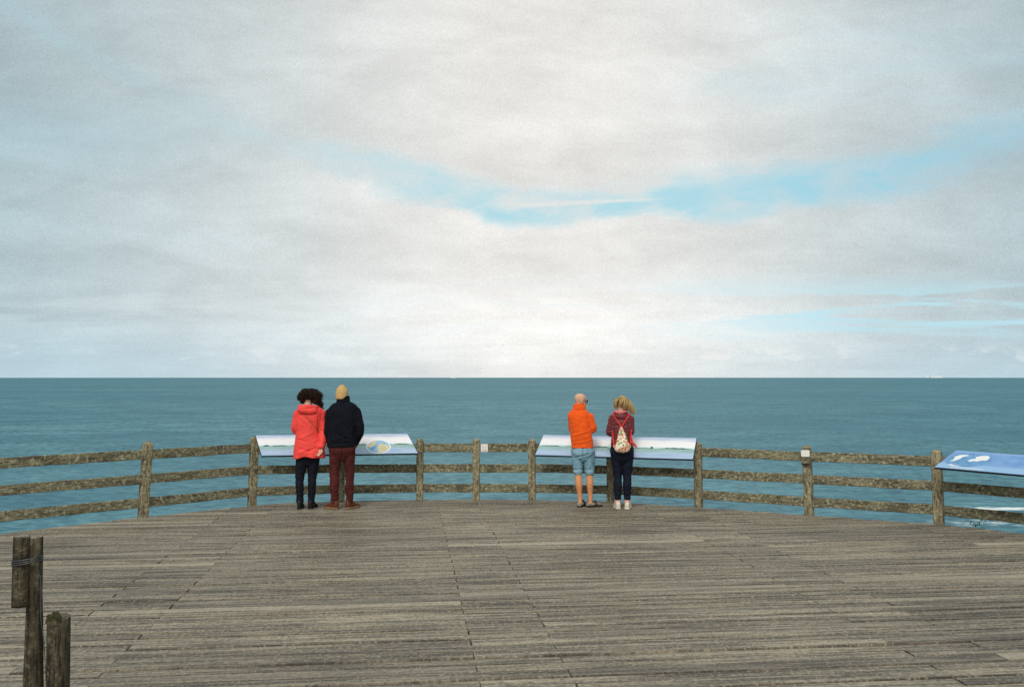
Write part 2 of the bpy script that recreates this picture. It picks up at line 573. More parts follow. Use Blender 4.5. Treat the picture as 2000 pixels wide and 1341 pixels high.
def clip(poly, region):
    out = poly
    for i in range(len(region)):
        a, b = region[i], region[(i + 1) % len(region)]
        e = b - a
        inp, out = out, []
        for k in range(len(inp)):
            p, q = inp[k], inp[(k + 1) % len(inp)]
            dp = e.x * (p.y - a.y) - e.y * (p.x - a.x)
            dq = e.x * (q.y - a.y) - e.y * (q.x - a.x)
            if dp <= 0:
                out.append(p)
            if (dp < 0 < dq) or (dq < 0 < dp):
                out.append(p + (q - p) * (dp / (dp - dq)))
        if not out:
            return []
    return out


def build_deck():
    bm = bmesh.new()
    lay = bm.loops.layers.float_color.new('board')
    rot = Matrix.Rotation(-ANG, 2)
    reg = [rot @ p for p in POLY]
    r = random.Random(11)
    W = 0.148
    t = -4.6
    row = 0
    while t < 16.0:
        w = W * r.uniform(0.985, 1.015)
        gap = r.choice([0.008, 0.010, 0.014, 0.018, 0.024, 0.030])
        s0 = (0.455 if row % 2 == 0 else 1.045) - 15.0
        s = s0
        while s < 15:
            j = r.uniform(-0.012, 0.012)
            a0, a1 = s + 0.003 + (0.007 if r.random() < .25 else 0), s + 3.0 - 0.004
            y0, y1 = t, t + w - gap
            sk = r.uniform(-0.003, 0.003)
            nseg = 6
            quad = [Vector((a0, y0)), Vector((a1, y0 + sk)), Vector((a1, y1 + sk)), Vector((a0, y1))]
            pl = clip(quad, reg)
            s += 3.0
            if len(pl) < 3:
                continue
            z = r.uniform(-0.006, 0.0)
            z2 = z + r.uniform(-0.003, 0.003)
            col = (r.random(), r.random(), r.random(), 1)
            top = [bm.verts.new((p.x, p.y, z + (z2 - z) * (p.x - a0) / 3.0)) for p in pl]
            bot = [bm.verts.new((p.x, p.y, -0.035)) for p in pl]
            fs = [bm.faces.new(top)]
            for k in range(len(pl)):
                q = (k + 1) % len(pl)
                fs.append(bm.faces.new((top[k], bot[k], bot[q], top[q])))
            for f in fs:
                for l in f.loops:
                    l[lay] = col
        t += w
        row += 1
    base = [bm.verts.new((p.x * 0.997, p.y * 0.997, -0.037)) for p in reg]
    low = [bm.verts.new((p.x * 0.997, p.y * 0.997, -0.25)) for p in reg]
    f = bm.faces.new(base)
    f.material_index = 1
    for k in range(len(reg)):
        q = (k + 1) % len(reg)
        f = bm.faces.new((base[k], low[k], low[q], base[q]))
        f.material_index = 1
    o = obj('deck', bm, [M['deck'], M['dark_gap']])
    o.rotation_euler = (0, 0, ANG)
    tag(o, kind='structure')


build_deck()


def build_ground():
    bm = bmesh.new()
    c = Vector((0, 5))
    prof = [(0.0, -0.45), (0.9, -0.45), (1.02, -0.5), (1.06, -0.75), (1.3, -5.0), (1.9, -18), (2.4, -32), (3.2, -42), (4.2, -47)]
    seg = 120
    rad = []
    for i in range(seg):
        a = 2 * math.pi * i / seg
        d = Vector((math.cos(a), math.sin(a)))
        best = 12.0
        for k in range(len(POLY)):
            p, q = POLY[k], POLY[(k + 1) % len(POLY)]
            e = q - p
            den = d.x * e.y - d.y * e.x
            if abs(den) > 1e-9:
                w = p - c
                tt = (w.x * e.y - w.y * e.x) / den
                uu = (w.x * d.y - w.y * d.x) / den
                if tt > 0 and -0.001 <= uu <= 1.001:
                    best = tt
        rad.append((d, best))
    rows = []
    for k, (m, z) in enumerate(prof[1:]):
        row = []
        for i, (d, r0) in enumerate(rad):
            back = max(0.0, -d.y)                   # inland the plateau carries on
            rr = r0 * m * (1 + back * 10 * (k / 8.0))
            zz = z * (1 - min(1, back * 1.6)) + (-0.45) * min(1, back * 1.6)
            n = noise.noise(Vector((d.x * 4, d.y * 4, k * 1.3))) * (0.0 if k < 3 else 0.08)
            p = c + d * rr * (1 + n)
            row.append(bm.verts.new((p.x, p.y, zz)))
        rows.append(row)
    bm.faces.new(rows[0])
    for a, b in zip(rows, rows[1:]):
        for i in range(seg):
            j = (i + 1) % seg
            bm.faces.new((a[i], b[i], b[j], a[j]))
    tag(obj('ground', bm, M['cliff'], smooth=True), kind='structure')


build_ground()

# ------------------------------------------------------------------ fence
#        base px, base py, height, short (under a panel), lean of the top (x, metres)
POSTS = [(281, 1008, 1.02, 0.055, 0.115), (493, 983, 1.005, 0.030, 0.112), (667, 977, 0.74, 0.0, 0.11), (820, 974.5, 0.945, 0.006, 0.108),
         (930, 975, 0.945, 0.004, 0.108), (1039, 975, 0.94, 0.0, 0.108), (1192, 978.5, 0.76, 0.0, 0.105), (1364, 989, 0.94, -0.012, 0.108),
         (1580, 1004, 0.955, -0.035, 0.115), (1832, 1021.5, 0.955, -0.02, 0.118)]
OUT = 0.055      # post axis stands this far outside the visible deck edge
base = []
for px, py, h, ln, w in POSTS:
    p = gp(px, py)
    out = (p.to_2d() - Vector((0, 5.0))).normalized()
    base.append(p + Vector((out.x, out.y, 0)) * OUT)
fdir0 = (base[0] - base[1]).normalized()
ext_l = base[0] + Vector((-0.72, -0.70, 0)).normalized() * 2.15
ext_r = base[-1] + Vector((0.70, -0.71, 0)).normalized() * 1.75
ALL = [(ext_l, 1.0, 0.05, 0.115)] + [(b, q[2], q[3], q[4]) for b, q in zip(base, POSTS)] + [(ext_r, 0.95, -0.02, 0.115)]
fence = empty('wooden_fence', (0, 13.5, 0), 0, 'weathered three rail wooden fence curving round the deck edge above the sea', 'fence')
FO = Vector((0, 13.5, 0))


def post_mesh(w, h, seed):
    bm = bmesh.new()
    r = random.Random(seed)
    n = 12
    hw = w / 2
    ch = 0.010
    prof = [(-hw + ch, -hw), (hw - ch, -hw), (hw, -hw + ch), (hw, hw - ch), (hw - ch, hw), (-hw + ch, hw), (-hw, hw - ch), (-hw, -hw + ch)]
    rings = []
    zs = [-0.45] + [h * 0.955 * k / (n - 1) for k in range(n)]
    for z in zs:
        s = 1 + r.uniform(-0.02, 0.02)
        jx, jy = r.uniform(-.002, .002), r.uniform(-.002, .002)
        rings.append([(x * s + jx, y * s + jy, z) for x, y in prof])
    z = zs[-1]
    rings.append([(x * 1.03, y * 1.03, z + 0.004) for x, y in prof])
    rings.append([(x * 0.97, y * 0.97, z + 0.012) for x, y in prof])
    rings.append([(x * 0.55, y * 0.55, z + 0.035) for x, y in prof])
    rings.append([(x * 0.14, y * 0.14, h) for x, y in prof])
    skin_rings(bm, rings)
    return bm


POST_AX = []
for i, (b, h, ln, w) in enumerate(ALL):
    a = ALL[max(i - 1, 0)][0]
    c = ALL[min(i + 1, len(ALL) - 1)][0]
    t = (c - a).normalized()
    o = obj('post', post_mesh(w, h, i), M['post'], fence)
    yaw = math.atan2(t.y, t.x)
    o.location = b - FO
    o.rotation_euler = (rnd.uniform(-.006, .006), math.atan2(ln, 1.0), yaw)
    POST_AX.append((b, ln, t))

RAIL_Z = [(0.795, 0.132), (0.478, 0.128), (0.168, 0.130)]
LIFT = {0: .055, 1: .055, 2: .04, 3: .01}


def rail_mesh(L, hgt, th, seed):
    bm = bmesh.new()
    n = 14
    rings = []
    for k in range(n + 1):
        x = L * k / n
        j = 0.006 * noise.noise(Vector((k * 0.6, seed * 3.1, 0)))
        q = 1 + 0.04 * noise.noise(Vector((k * 0.9, seed * 1.7, 5)))
        hh, tt, c = hgt / 2 * q, th / 2, 0.006
        pr = [(-tt + c, -hh), (tt - c, -hh), (tt, -hh + c), (tt, hh - c), (tt - c, hh), (-tt + c, hh), (-tt, hh - c), (-tt, -hh + c)]
        rings.append([(x, y, z + j) for y, z in pr])
    skin_rings(bm, rings)
    return bm


for i in range(len(ALL) - 1):
    for k, (z, hg) in enumerate(RAIL_Z):
        if k == 0 and i in (2, 6):
            pass
        a, la, _ = POST_AX[i]
        b, lb, _ = POST_AX[i + 1]
        za = z * (1.0 + LIFT.get(i, 0.0)) + rnd.uniform(-.004, .004)
        zb = z * (1.0 + LIFT.get(i + 1, 0.0)) + rnd.uniform(-.004, .004)
        if k == 0 and 2 <= i <= 3:
            za, zb = min(za, 0.80), min(zb, 0.80)
        pa = a + Vector((la * z * 0.9, 0, za))
        pb = b + Vector((lb * z * 0.9, 0, zb))
        d = (pb - pa)
        if k == 0 and i in (2, 3, 6, 7):       # under the panels the rail sits lower than the plate
            if i in (2, 6):
                pass
        o = obj('rail', rail_mesh(d.length, hg, 0.042, i * 3 + k), M['rail'], fence)
        xa = d.normalized()
        ya = Vector((0, 0, 1)).cross(xa).normalized()
        za_ = xa.cross(ya)
        mt = Matrix((xa, ya, za_)).transposed().to_4x4()
        mt.translation = pa - FO
        o.matrix_local = mt

# ------------------------------------------------------------------ information panels
def panel_frame(tl, tr, bl, br, d_bl, d_br, d_tl, d_tr):
    return [at_depth(*bl, d_bl), at_depth(*br, d_br), at_depth(*tl, d_tl), at_depth(*tr, d_tr)]


def make_panel(org, xdir, width, depth, slope, label, mat, skew=0.0, name='information_panel', group='information panels fixed along the fence'):
    """org = lower left corner; xdir = horizontal unit vector along the panel; slope = angle above horizontal, rising away"""
    x = xdir.normalized()
    n = Vector((-x.y, x.x, 0))
    y = n * math.cos(slope) + Vector((0, 0, math.sin(slope)))
    z = x.cross(y)
    root = empty(name, org, 0, label, 'information panel', group)
    mt = Matrix((x, y, z)).transposed().to_4x4()
    mt.translation = org
    root.matrix_world = mt
    shear = Matrix.Identity(4)
    shear[0][1] = skew                     # the end cuts of the plate are not square
    bm = bmesh.new()
    box(bm, (width / 2, depth / 2, -0.003), (width - 0.006, depth - 0.006, 0.006))
    bmesh.ops.transform(bm, matrix=shear, verts=bm.verts)
    obj('printed_face', bm, mat, root)
    bm = bmesh.new()
    box(bm, (width / 2, depth / 2, -0.017), (width + 0.004, depth + 0.004, 0.020))
    bmesh.ops.transform(bm, matrix=shear, verts=bm.verts)
    obj('backing_board', bm, M['edge'], root)
    return root


def flat_shape(bm, pts, z, mi=0, th=0.0012):
    top = [bm.verts.new((x, y, z + th)) for x, y in pts]
    bot = [bm.verts.new((x, y, z)) for x, y in pts]
    f = bm.faces.new(top)
    f.material_index = mi
    for k in range(len(pts)):
        q = (k + 1) % len(pts)
        f = bm.faces.new((top[k], bot[k], bot[q], top[q]))
        f.material_index = mi


def coast(bm, x0, x1, y, hmax, seed, mi=0, base=0.004):
    n = max(6, int((x1 - x0) / 0.02))
    up = []
    for k in range(n + 1):
        x = x0 + (x1 - x0) * k / n
        e = min(1.0, 4.0 * min(k, n - k) / n)
        hh = hmax * e * (0.45 + 0.8 * abs(noise.noise(Vector((x * 9, seed, 0)))) + 0.3 * noise.noise(Vector((x * 40, seed, 2))))
        up.append((x, y + max(0.002, hh)))
    flat_shape(bm, up + [(x1, y - base), (x0, y - base)][::1], 0.0, mi)


def ell(cx, cy, rx, ry, rot=0.0, n=36):
    c, s = math.cos(rot), math.sin(rot)
    return [(cx + rx * math.cos(t) * c - ry * math.sin(t) * s, cy + rx * math.cos(t) * s + ry * math.sin(t) * c) for t in [2 * math.pi * k / n for k in range(n)]]


def text_rows(bm, x0, x1, y0, rows, lh, seed, mi=0, hgt=0.006):
    r = random.Random(seed)
    for k in range(rows):
        x = x0
        y = y0 - k * lh
        while x < x1:
            w = r.uniform(0.012, 0.05)
            flat_shape(bm, [(x, y), (min(x + w, x1), y), (min(x + w, x1), y + hgt), (x, y + hgt)], 0.0, mi, 0.001)
            x += w + 0.008


# left panel (between the posts at 493 and 820)
u1 = (base[3] - base[1]); u1.z = 0; u1.normalize()
p_bl = at_depth(511, 889.5, 13.62)
p_br_x = (816.5 - CX) / F
# width so that the lower right corner lands on pixel 816.5
def width_to(org, u, px, py=887):
    r = ray(px, py)
    k = r.x / r.y
    return (k * org.y - org.x) / (u.x - k * u.y)
W1_ = width_to(p_bl, u1, 816.5)
pan1 = make_panel(p_bl, u1, W1_, 0.53, R(31), 'long sea panorama information panel with oval map inset beside navy jacket person', M['panel_sea'], -0.235)
for a, b, hh, sd in ((0.03, 0.14, .022, 1), (0.15, 0.42, .016, 2), (0.44, 0.70, .024, 3), (0.76, 1.35, .012, 4), (1.36, 1.62, .026, 5), (1.74, 2.0, .02, 6), (2.02, 2.28, .022, 7)):
    bm = bmesh.new()
    coast(bm, a * W1_ / 2.36 - 0.03, b * W1_ / 2.36 - 0.03, 0.240, hh * 1.5, sd)
    obj('coast_print', bm, M['print_dark'], pan1)
for q in ((0.06, 0.62, 0.10, 3, 0.022, 3), (0.9, 1.5, 0.10, 3, 0.022, 4), (2.05, 2.25, 0.07, 2, 0.022, 5)):
    bm = bmesh.new()
    text_rows(bm, *q)
    obj('lettering', bm, M['print_pale'], pan1)
bm = bmesh.new()
mx, my = W1_ * 0.745, 0.185
flat_shape(bm, ell(mx, my, 0.185, 0.178), 0.0, 0, 0.0014)
flat_shape(bm, ell(mx, my, 0.170, 0.163), 0.0, 1, 0.0024)
flat_shape(bm, [(mx + x, my + y) for x, y in ((-.01, -.155), (.08, -.14), (.14, -.09), (.162, -.02), (.12, .05), (.05, .075), (.0, .05), (-.02, -.02))], 0.0, 2, 0.0034)
flat_shape(bm, [(mx + x, my + y) for x, y in ((-.165, .0), (-.14, .085), (-.07, .145), (-.02, .15), (-.05, .06), (-.09, .0), (-.13, -.03))], 0.0, 2, 0.0034)
flat_shape(bm, [(mx + x, my + y) for x, y in ((-.12, -.09), (-.06, -.06), (-.04, -.02), (-.07, .02), (-.12, -.02))], 0.0, 3, 0.0038)
obj('map_inset', bm, [M['print_white'], M['print_blue'], M['print_beige'], M['print_deep']], pan1)

# middle panel (between 1039 and 1364)
u2 = (base[7] - base[5]); u2.z = 0; u2.normalize()
p_bl2 = at_depth(1045, 887.8, 13.93)
W2_ = width_to(p_bl2, u2, 1353.5)
pan2 = make_panel(p_bl2, u2, W2_, 0.53, R(31), 'long sea panorama information panel behind the orange jacket person, without an inset', M['panel_sea'])
for a, b, hh, sd in ((0.02, 0.36, .016, 11), (0.42, 0.56, .012, 12), (0.86, 1.12, .02, 13), (1.2, 1.45, .01, 14), (1.5, 1.78, .008, 15), (1.75, 1.80, .035, 16), (1.88, 2.38, .022, 17)):
    bm = bmesh.new()
    coast(bm, a * W2_ / 2.42, b * W2_ / 2.42, 0.240, hh * 1.5, sd)
    obj('coast_print', bm, M['print_dark'], pan2)
for q in ((0.08, 0.55, 0.10, 3, 0.022, 8), (0.85, 1.05, 0.10, 3, 0.022, 9), (1.55, 1.95, 0.12, 1, 0.022, 10)):
    bm = bmesh.new()
    text_rows(bm, *q)
    obj('lettering', bm, M['print_pale'], pan2)

# right panel (beyond the post at 1832)
u3 = Vector((0.55, -0.83, 0)).normalized()
p_bl3 = at_depth(1824.5, 911.5, 11.78)
pan3 = make_panel(p_bl3, u3, 1.55, 0.53, R(21), 'blue information panel with white map shapes at the right end of the fence', M['panel_map'])
bm = bmesh.new()
circ = ell(0.30, 0.275, 0.28, 0.205)
flat_shape(bm, circ, 0.0, 1, 0.001)
sh = [[(.335, .20), (.36, .235), (.35, .30), (.33, .335), (.37, .40), (.45, .415), (.50, .40), (.455, .36), (.43, .34), (.44, .30), (.41, .25), (.37, .205)],
      [(.56, .25), (.58, .30), (.63, .33), (.60, .37), (.66, .42), (.74, .43), (.79, .38), (.79, .30), (.73, .29), (.69, .25), (.63, .26), (.60, .225)],
      [(.36, .105), (.42, .085), (.52, .078), (.55, .09), (.46, .10), (.40, .12)]]
for s in sh:
    flat_shape(bm, [((qx - .335) * .95 + .095, qy) for qx, qy in s], 0.0, 0, 0.002)
obj('map_print', bm, [M['print_white'], M['print_deep']], pan3)
bm = bmesh.new()
text_rows(bm, 0.20, 0.62, 0.052, 2, 0.024, 21, hgt=0.008)
obj('lettering', bm, M['print_white'], pan3)

for pan, W, spots in ((pan1, W1_, (0.06, 0.5, 0.94)), (pan2, W2_, (0.06, 0.49, 0.94)), (pan3, 1.55, (0.2, 0.9))):
    for s in spots:
        bm = bmesh.new()
        box(bm, (W * s, 0.25, -0.040), (0.04, 0.40, 0.024))
        obj('bracket', bm, M['steel'], pan)

# ------------------------------------------------------------------ little signs
rail_a, rail_b = base[4], base[5]
u = (rail_b - rail_a).normalized()
nrm = Vector((u.y, -u.x, 0))
k = ray(946, 876).x / ray(946, 876).y
q = rail_a + u * ((k * rail_a.y - rail_a.x) / (u.x - k * u.y))
sg = empty('rail_plaque', q + nrm * 0.0245 + Vector((0, 0, 0.795)), math.atan2(u.y, u.x), 'small square white plaque screwed to the top rail', 'sign')
bm = bmesh.new()
box(bm, (0, 0, 0), (0.112, 0.005, 0.122))
bmesh.ops.bevel(bm, geom=list(bm.edges), offset=0.0015, segments=1, affect='EDGES')
obj('plate', bm, M['plaque'], sg)
bm = bmesh.new()
for zz in (.035, .020, .005, -.010):
    for xx, ww in ((-.022, .04), (.022, .036)):
        box(bm, (xx, -0.0030, zz), (ww, 0.0012, 0.004))
obj('lettering', bm, M['print_grey'], sg)
bm = bmesh.new()
box(bm, (0.004, -0.0030, -.040), (0.075, 0.0012, 0.009))
obj('dark_stripe', bm, M['edge'], sg)
for sx in (-1, 1):
    for sz in (-1, 1):
        bm = bmesh.new()
        ball(bm, (sx * .048, -.003, sz * .053), (.003, .002, .003), u=8, v=6)
        obj('screw', bm, M['steel'], sg)

b8, ln8, t8 = POST_AX[9]
yaw8 = math.atan2(t8.y, t8.x)
n8 = Vector((t8.y, -t8.x, 0))
sg = empty('post_sign', b8 + n8 * 0.06 + Vector((ln8 * 0.8, 0, 0.80)), yaw8, 'wooden block with a white plate strapped high on a fence post', 'sign')
sg.rotation_euler = (0, math.atan2(ln8, 1.0), yaw8)
bm = bmesh.new()
box(bm, (-.004, -0.012, -0.01), (0.118, 0.022, 0.205))
bmesh.ops.bevel(bm, geom=list(bm.edges), offset=0.004, segments=1, affect='EDGES')
obj('block', bm, M['rail'], sg)
bm = bmesh.new()
w, h, c = .058, .046, .014
pts = [(-w + c, -h), (w - c, -h), (w, -h + c), (w, h - c), (w - c, h), (-w + c, h), (-w, h - c), (-w, -h + c)]
skin_rings(bm, [[(x - .004, -0.0225, z + .045) for x, z in pts], [(x - .004, -0.028, z + .045) for x, z in pts]])
obj('plate', bm, M['plaque'], sg)
for c_, s_ in (((-.004, -0.0132, -0.098), (0.124, 0.028, 0.012)), ((-.004, -0.0132, -0.012), (0.122, 0.0265, 0.007))):
    bm = bmesh.new()
    box(bm, c_, s_)
    obj('strap', bm, M['black_strap'], sg)

# ------------------------------------------------------------------ foreground posts on the left
def log_mesh(h, rfun, seed, lean=(0, 0), top=0.0, seg=22, notch=None):
    bm = bmesh.new()
    rings = []
    n = 26
    for k in range(n + 1):
        z = h * k / n
        ring = []
        for i in range(seg):
            a = 2 * math.pi * i / seg
            rr = rfun(z / h) * (1 + 0.07 * noise.noise(Vector((math.cos(a) * 1.6, math.sin(a) * 1.6, z * 2.2 + seed))) + 0.025 * noise.noise(Vector((math.cos(a) * 6, math.sin(a) * 6, z * 1.2 + seed))))
            zz = z + (top * math.sin(a) * rfun(1) if k == n else 0)
            if k == n:
                zz += 0.008 * noise.noise(Vector((math.cos(a) * 3, math.sin(a) * 3, seed)))
            ring.append((lean[0] * z + rr * math.cos(a), lean[1] * z + rr * math.sin(a), zz))
        rings.append(ring)
    vs = skin_rings(bm, rings)
    # rounded arris and slightly dished end
    last = vs[-1]
    topf = [f for f in bm.faces if all(v in last for v in f.verts)]
    r = bmesh.ops.inset_region(bm, faces=topf, thickness=0.008, depth=0.006)
    for f in topf:
        f.material_index = 1
    for f in r['faces']:
        f.material_index = 1
    return bm


D0 = 4.0
tp = at_depth(70, 1047, D0)
lp = empty('log_post', (tp.x, D0, 0), 0, 'tall dark round log post bound with wire at the left edge', 'post')
obj('post_log', log_mesh(tp.z, lambda t: 0.030 + 0.028 * max(0.0, 0.80 - t) ** 0.8, 3.0, (0.0, 0), 0.1), [M['log'], M['log_end']], lp, True)
bm = log_mesh(0.62, lambda t: 0.037 - 0.003 * t, 9.0, (0.0, 0))
ba = obj('batten', bm, [M['log'], M['log_end']], lp, True)
ba.location = (-0.045, -0.030, tp.z - 0.290)
ba.scale = (1, 0.9, 0.475)
bm = bmesh.new()
zw = at_depth(66, 1092, D0).z
for dz, rr in ((0.0, 1.0), (0.009, 1.02), (-0.008, 1.01)):
    pts = []
    for k in range(33):
        a = 2 * math.pi * k / 32 * 1.0
        pts.append((-0.027 + 0.062 * rr * math.cos(a), -0.014 + 0.056 * rr * math.sin(a), zw + dz + 0.010 * math.cos(a)))
    tube(bm, pts, [0.0024] * 33, 6, 1)
# loose end hanging down
pts = [(0.034, -0.03, zw + 0.004), (0.036, -0.05, zw + 0.03), (0.030, -0.06, zw + 0.02), (0.034, -0.055, zw - 0.02), (0.048, -0.05, zw - 0.07), (0.052, -0.05, zw - 0.14),
       (0.052, -0.05, zw - 0.22), (0.060, -0.05, zw - 0.28), (0.070, -0.05, zw - 0.36), (0.075, -0.04, zw - 0.5)]
tube(bm, pts, [0.0019] * len(pts), 6, 4)
obj('binding_wire', bm, M['wire'], lp, True)

t2 = at_depth(115, 1204, D0)
st = empty('log_stump', (t2.x, D0, 0), 0, 'short mossy log post with cut top beside the tall post', 'post')
obj('post_log', log_mesh(t2.z, lambda t: 0.050 - 0.004 * t, 21.0, (0, 0), 0.12), [M['log'], M['log_end']], st, True)
bm = bmesh.new()
rm = random.Random(4)
for k in range(260):
    a = rm.uniform(math.pi * 0.65, math.pi * 1.7)
    rr = 0.047 * math.sqrt(rm.uniform(0.05, 1.0))
    q = rm.uniform(.003, .0065)
    ball(bm, (rr * math.cos(a), rr * math.sin(a), t2.z + 0.004 + rm.uniform(-.006, .008) - (.03 * rm.random() ** 2 if rr > .042 else 0)), (q, q, q * .9), u=6, v=4)
obj('moss_cap', bm, M['moss'], st, True)


# ------------------------------------------------------------------ plants at the deck edge
def grass_tuft(px, py, n, hmin, hmax, lean, mat, label, cat, seed, spread=0.12, thick=0.0022, back=0.16, z0=-0.42, leafy=False):
    p = gp(px, py)
    out = (p.to_2d() - Vector((0, 5.0))).normalized()
    root = empty('grass_plant', (p.x + out.x * back, p.y + out.y * back, z0), 0, label, cat, 'plants growing through under the fence')
    r = random.Random(seed)
    bm = bmesh.new()
    for k in range(n):
        x, y = r.uniform(-spread, spread), r.uniform(-.05, .05)
        hh = r.uniform(hmin, hmax)
        lx = lean * hh * r.uniform(0.4, 1.5)
        tube(bm, [(x, y, 0), (x + lx * 0.25, y, hh * 0.5), (x + lx * 0.62, y, hh * 0.85), (x + lx, y, hh)], [thick, thick * .9, thick * .6, thick * .3], 5, 3)
    obj('stalks', bm, mat, root, True)
    if leafy:
        bm = bmesh.new()
        for k in range(70):
            x, y, z = r.uniform(-spread, spread), r.uniform(-.08, .08), r.uniform(0.1, hmax)
            a, b = r.uniform(0, 6.28), r.uniform(-.9, .9)
            T = Matrix.Rotation(a, 4, 'Z') @ Matrix.Rotation(b, 4, 'X')
            pts = [Vector(v) for v in ((0, 0, 0), (.012, .02, .004), (0, .05, 0), (-.012, .02, .004))]
            bm.faces.new([bm.verts.new((T @ v) + Vector((x, y, z))) for v in pts])
        obj('leaves', bm, M['green'], root)
    return root


grass_tuft(742, 977, 5, 0.40, 0.54, 0.5, M['straw'], 'thin dry stalks leaning right below the oval map panel', 'grass', 3, 0.12)
grass_tuft(640, 979, 3, 0.42, 0.55, 0.1, M['straw'], 'thin dry stalks beside the dark red corduroy legs', 'grass', 5, 0.05)
grass_tuft(1900, 1030, 10, 0.34, 0.50, 0.1, M['green'], 'green leafy plant growing at the deck edge by the far right post', 'plant', 8, 0.09, leafy=True)


# ------------------------------------------------------------------ ships on the horizon
def ship(px, py_top, length_px, kind, label, dist, seed):
    y = dist
    sc = dist / F
    x = (px - CX) / F * dist
    L = length_px * sc
    root = empty('ship', (x, y, SEA), 0, label, 'ship', 'ships on the horizon')
    hh = L * (0.075 if kind != 'ferry' else 0.18)
    bw = L * 0.13
    bm = bmesh.new()
    top = [(-L / 2, -bw / 2), (L * 0.36, -bw / 2), (L * 0.5, 0), (L * 0.36, bw / 2), (-L / 2, bw / 2)]
    skin_rings(bm, [[(a * 0.95, b * 0.8, -2) for a, b in top], [(a * 0.97, b * 0.92, hh * 0.4) for a, b in top], [(a, b, hh) for a, b in top]])
    obj('hull', bm, M['ship_white'], root)
    bm = bmesh.new()
    if kind == 'ferry':
        for k, (a, b, z0, z1) in enumerate(((-.44, .33, 1.0, 1.35), (-.38, .25, 1.35, 1.7), (.05, .25, 1.7, 2.0))):
            box(bm, ((a + b) / 2 * L, 0, hh * (z0 + z1) / 2), ((b - a) * L, bw * (0.9 - .1 * k), hh * (z1 - z0)))
        obj('decks', bm, M['ship_white'], root)
        bm = bmesh.new()
        box(bm, (-.12 * L, 0, hh * 2.0), (0.10 * L, bw * .3, hh * .7))
        obj('funnel', bm, M['ship_white'], root)
    else:
        box(bm, (-.36 * L, 0, hh * 1.9), (0.07 * L, bw * 0.9, hh * 1.8))
        box(bm, (-.36 * L, 0, hh * 2.95), (0.05 * L, bw * 1.0, hh * .4))
        obj('bridge', bm, M['ship_white'], root)
        bm = bmesh.new()
        r = random.Random(seed)
        for k in range(9):
            a = -.27 + k * 0.075
            box(bm, (a * L, 0, hh * (1 + 0.5)), (0.066 * L, bw * .9, hh * r.uniform(0.75, 1.0)))
        obj('containers', bm, M['ship_white'], root)
    return root


ship(885, 733, 12, 'ferry', 'small white ferry on the horizon left of centre', 30000, 1)
ship(908, 735, 11, 'cargo', 'faint cargo ship just right of the small white ferry', 36000, 4)
ship(1307, 734, 16, 'cargo', 'pale cargo ship on the horizon above the blond person', 34000, 2)
ship(1338, 735, 9, 'cargo', 'tiny faint ship nearest to the pale cargo ship on the horizon', 38000, 5)
ship(1829, 733, 26, 'cargo', 'long white cargo ship on the horizon far right', 32000, 3)
ship(1811, 733, 6, 'ferry', 'tiny white vessel beside the long white cargo ship', 36000, 6)


# ------------------------------------------------------------------ people
def head_part(bm, c, yaw, pitch, s=1.0, roll=0.0, ears=True):
    T = Matrix.Translation(Vector(c)) @ Matrix.Rotation(-yaw, 4, 'Z') @ Matrix.Rotation(pitch, 4, 'X') @ Matrix.Rotation(roll, 4, 'Y') @ Matrix.Scale(s, 4)
    b2 = bmesh.new()
    loft(b2, [(-.117, 0, .058, .020, .020), (-.105, 0, .048, .040, .040), (-.08, 0, .032, .053, .060), (-.04, 0, .012, .064, .080), (0, 0, .0, .071, .091), (.03, 0, -.004, .075, .097),
              (.06, 0, -.006, .074, .095), (.085, 0, -.008, .064, .082), (.104, 0, -.01, .044, .056), (.114, 0, -.01, .018, .024)], 24, 3)
    tube(b2, [(0, .090, .018), (0, .104, -.010), (0, .112, -.030), (0, .096, -.036)], [.007, .010, .013, .008], 10, 3)
    tube(b2, [(-.045, .074, .026), (-.02, .090, .030), (.02, .090, .030), (.045, .074, .026)], [.007, .009, .009, .007], 8, 3)
    tube(b2, [(-.024, .078, -.063), (0, .090, -.061), (.024, .078, -.063)], [.005, .007, .005], 8, 3)
    tube(b2, [(-.020, .076, -.072), (0, .087, -.073), (.020, .076, -.072)], [.005, .007, .005], 8, 3)
    if ears:
        for sx in (-1, 1):
            ball(b2, (sx * .080, -.012, -.006), (.012, .024, .036), Matrix.Rotation(sx * 0.45, 4, 'Z'), 12, 10)
            ball(b2, (sx * .087, -.022, .010), (.010, .016, .021), Matrix.Rotation(sx * 0.5, 4, 'Z'), 10, 8)
    bmesh.ops.transform(b2, matrix=T, verts=b2.verts)
    me = bpy.data.meshes.new('tmp')
    b2.to_mesh(me)
    b2.free()
    bm.from_mesh(me)
    bpy.data.meshes.remove(me)
    return T


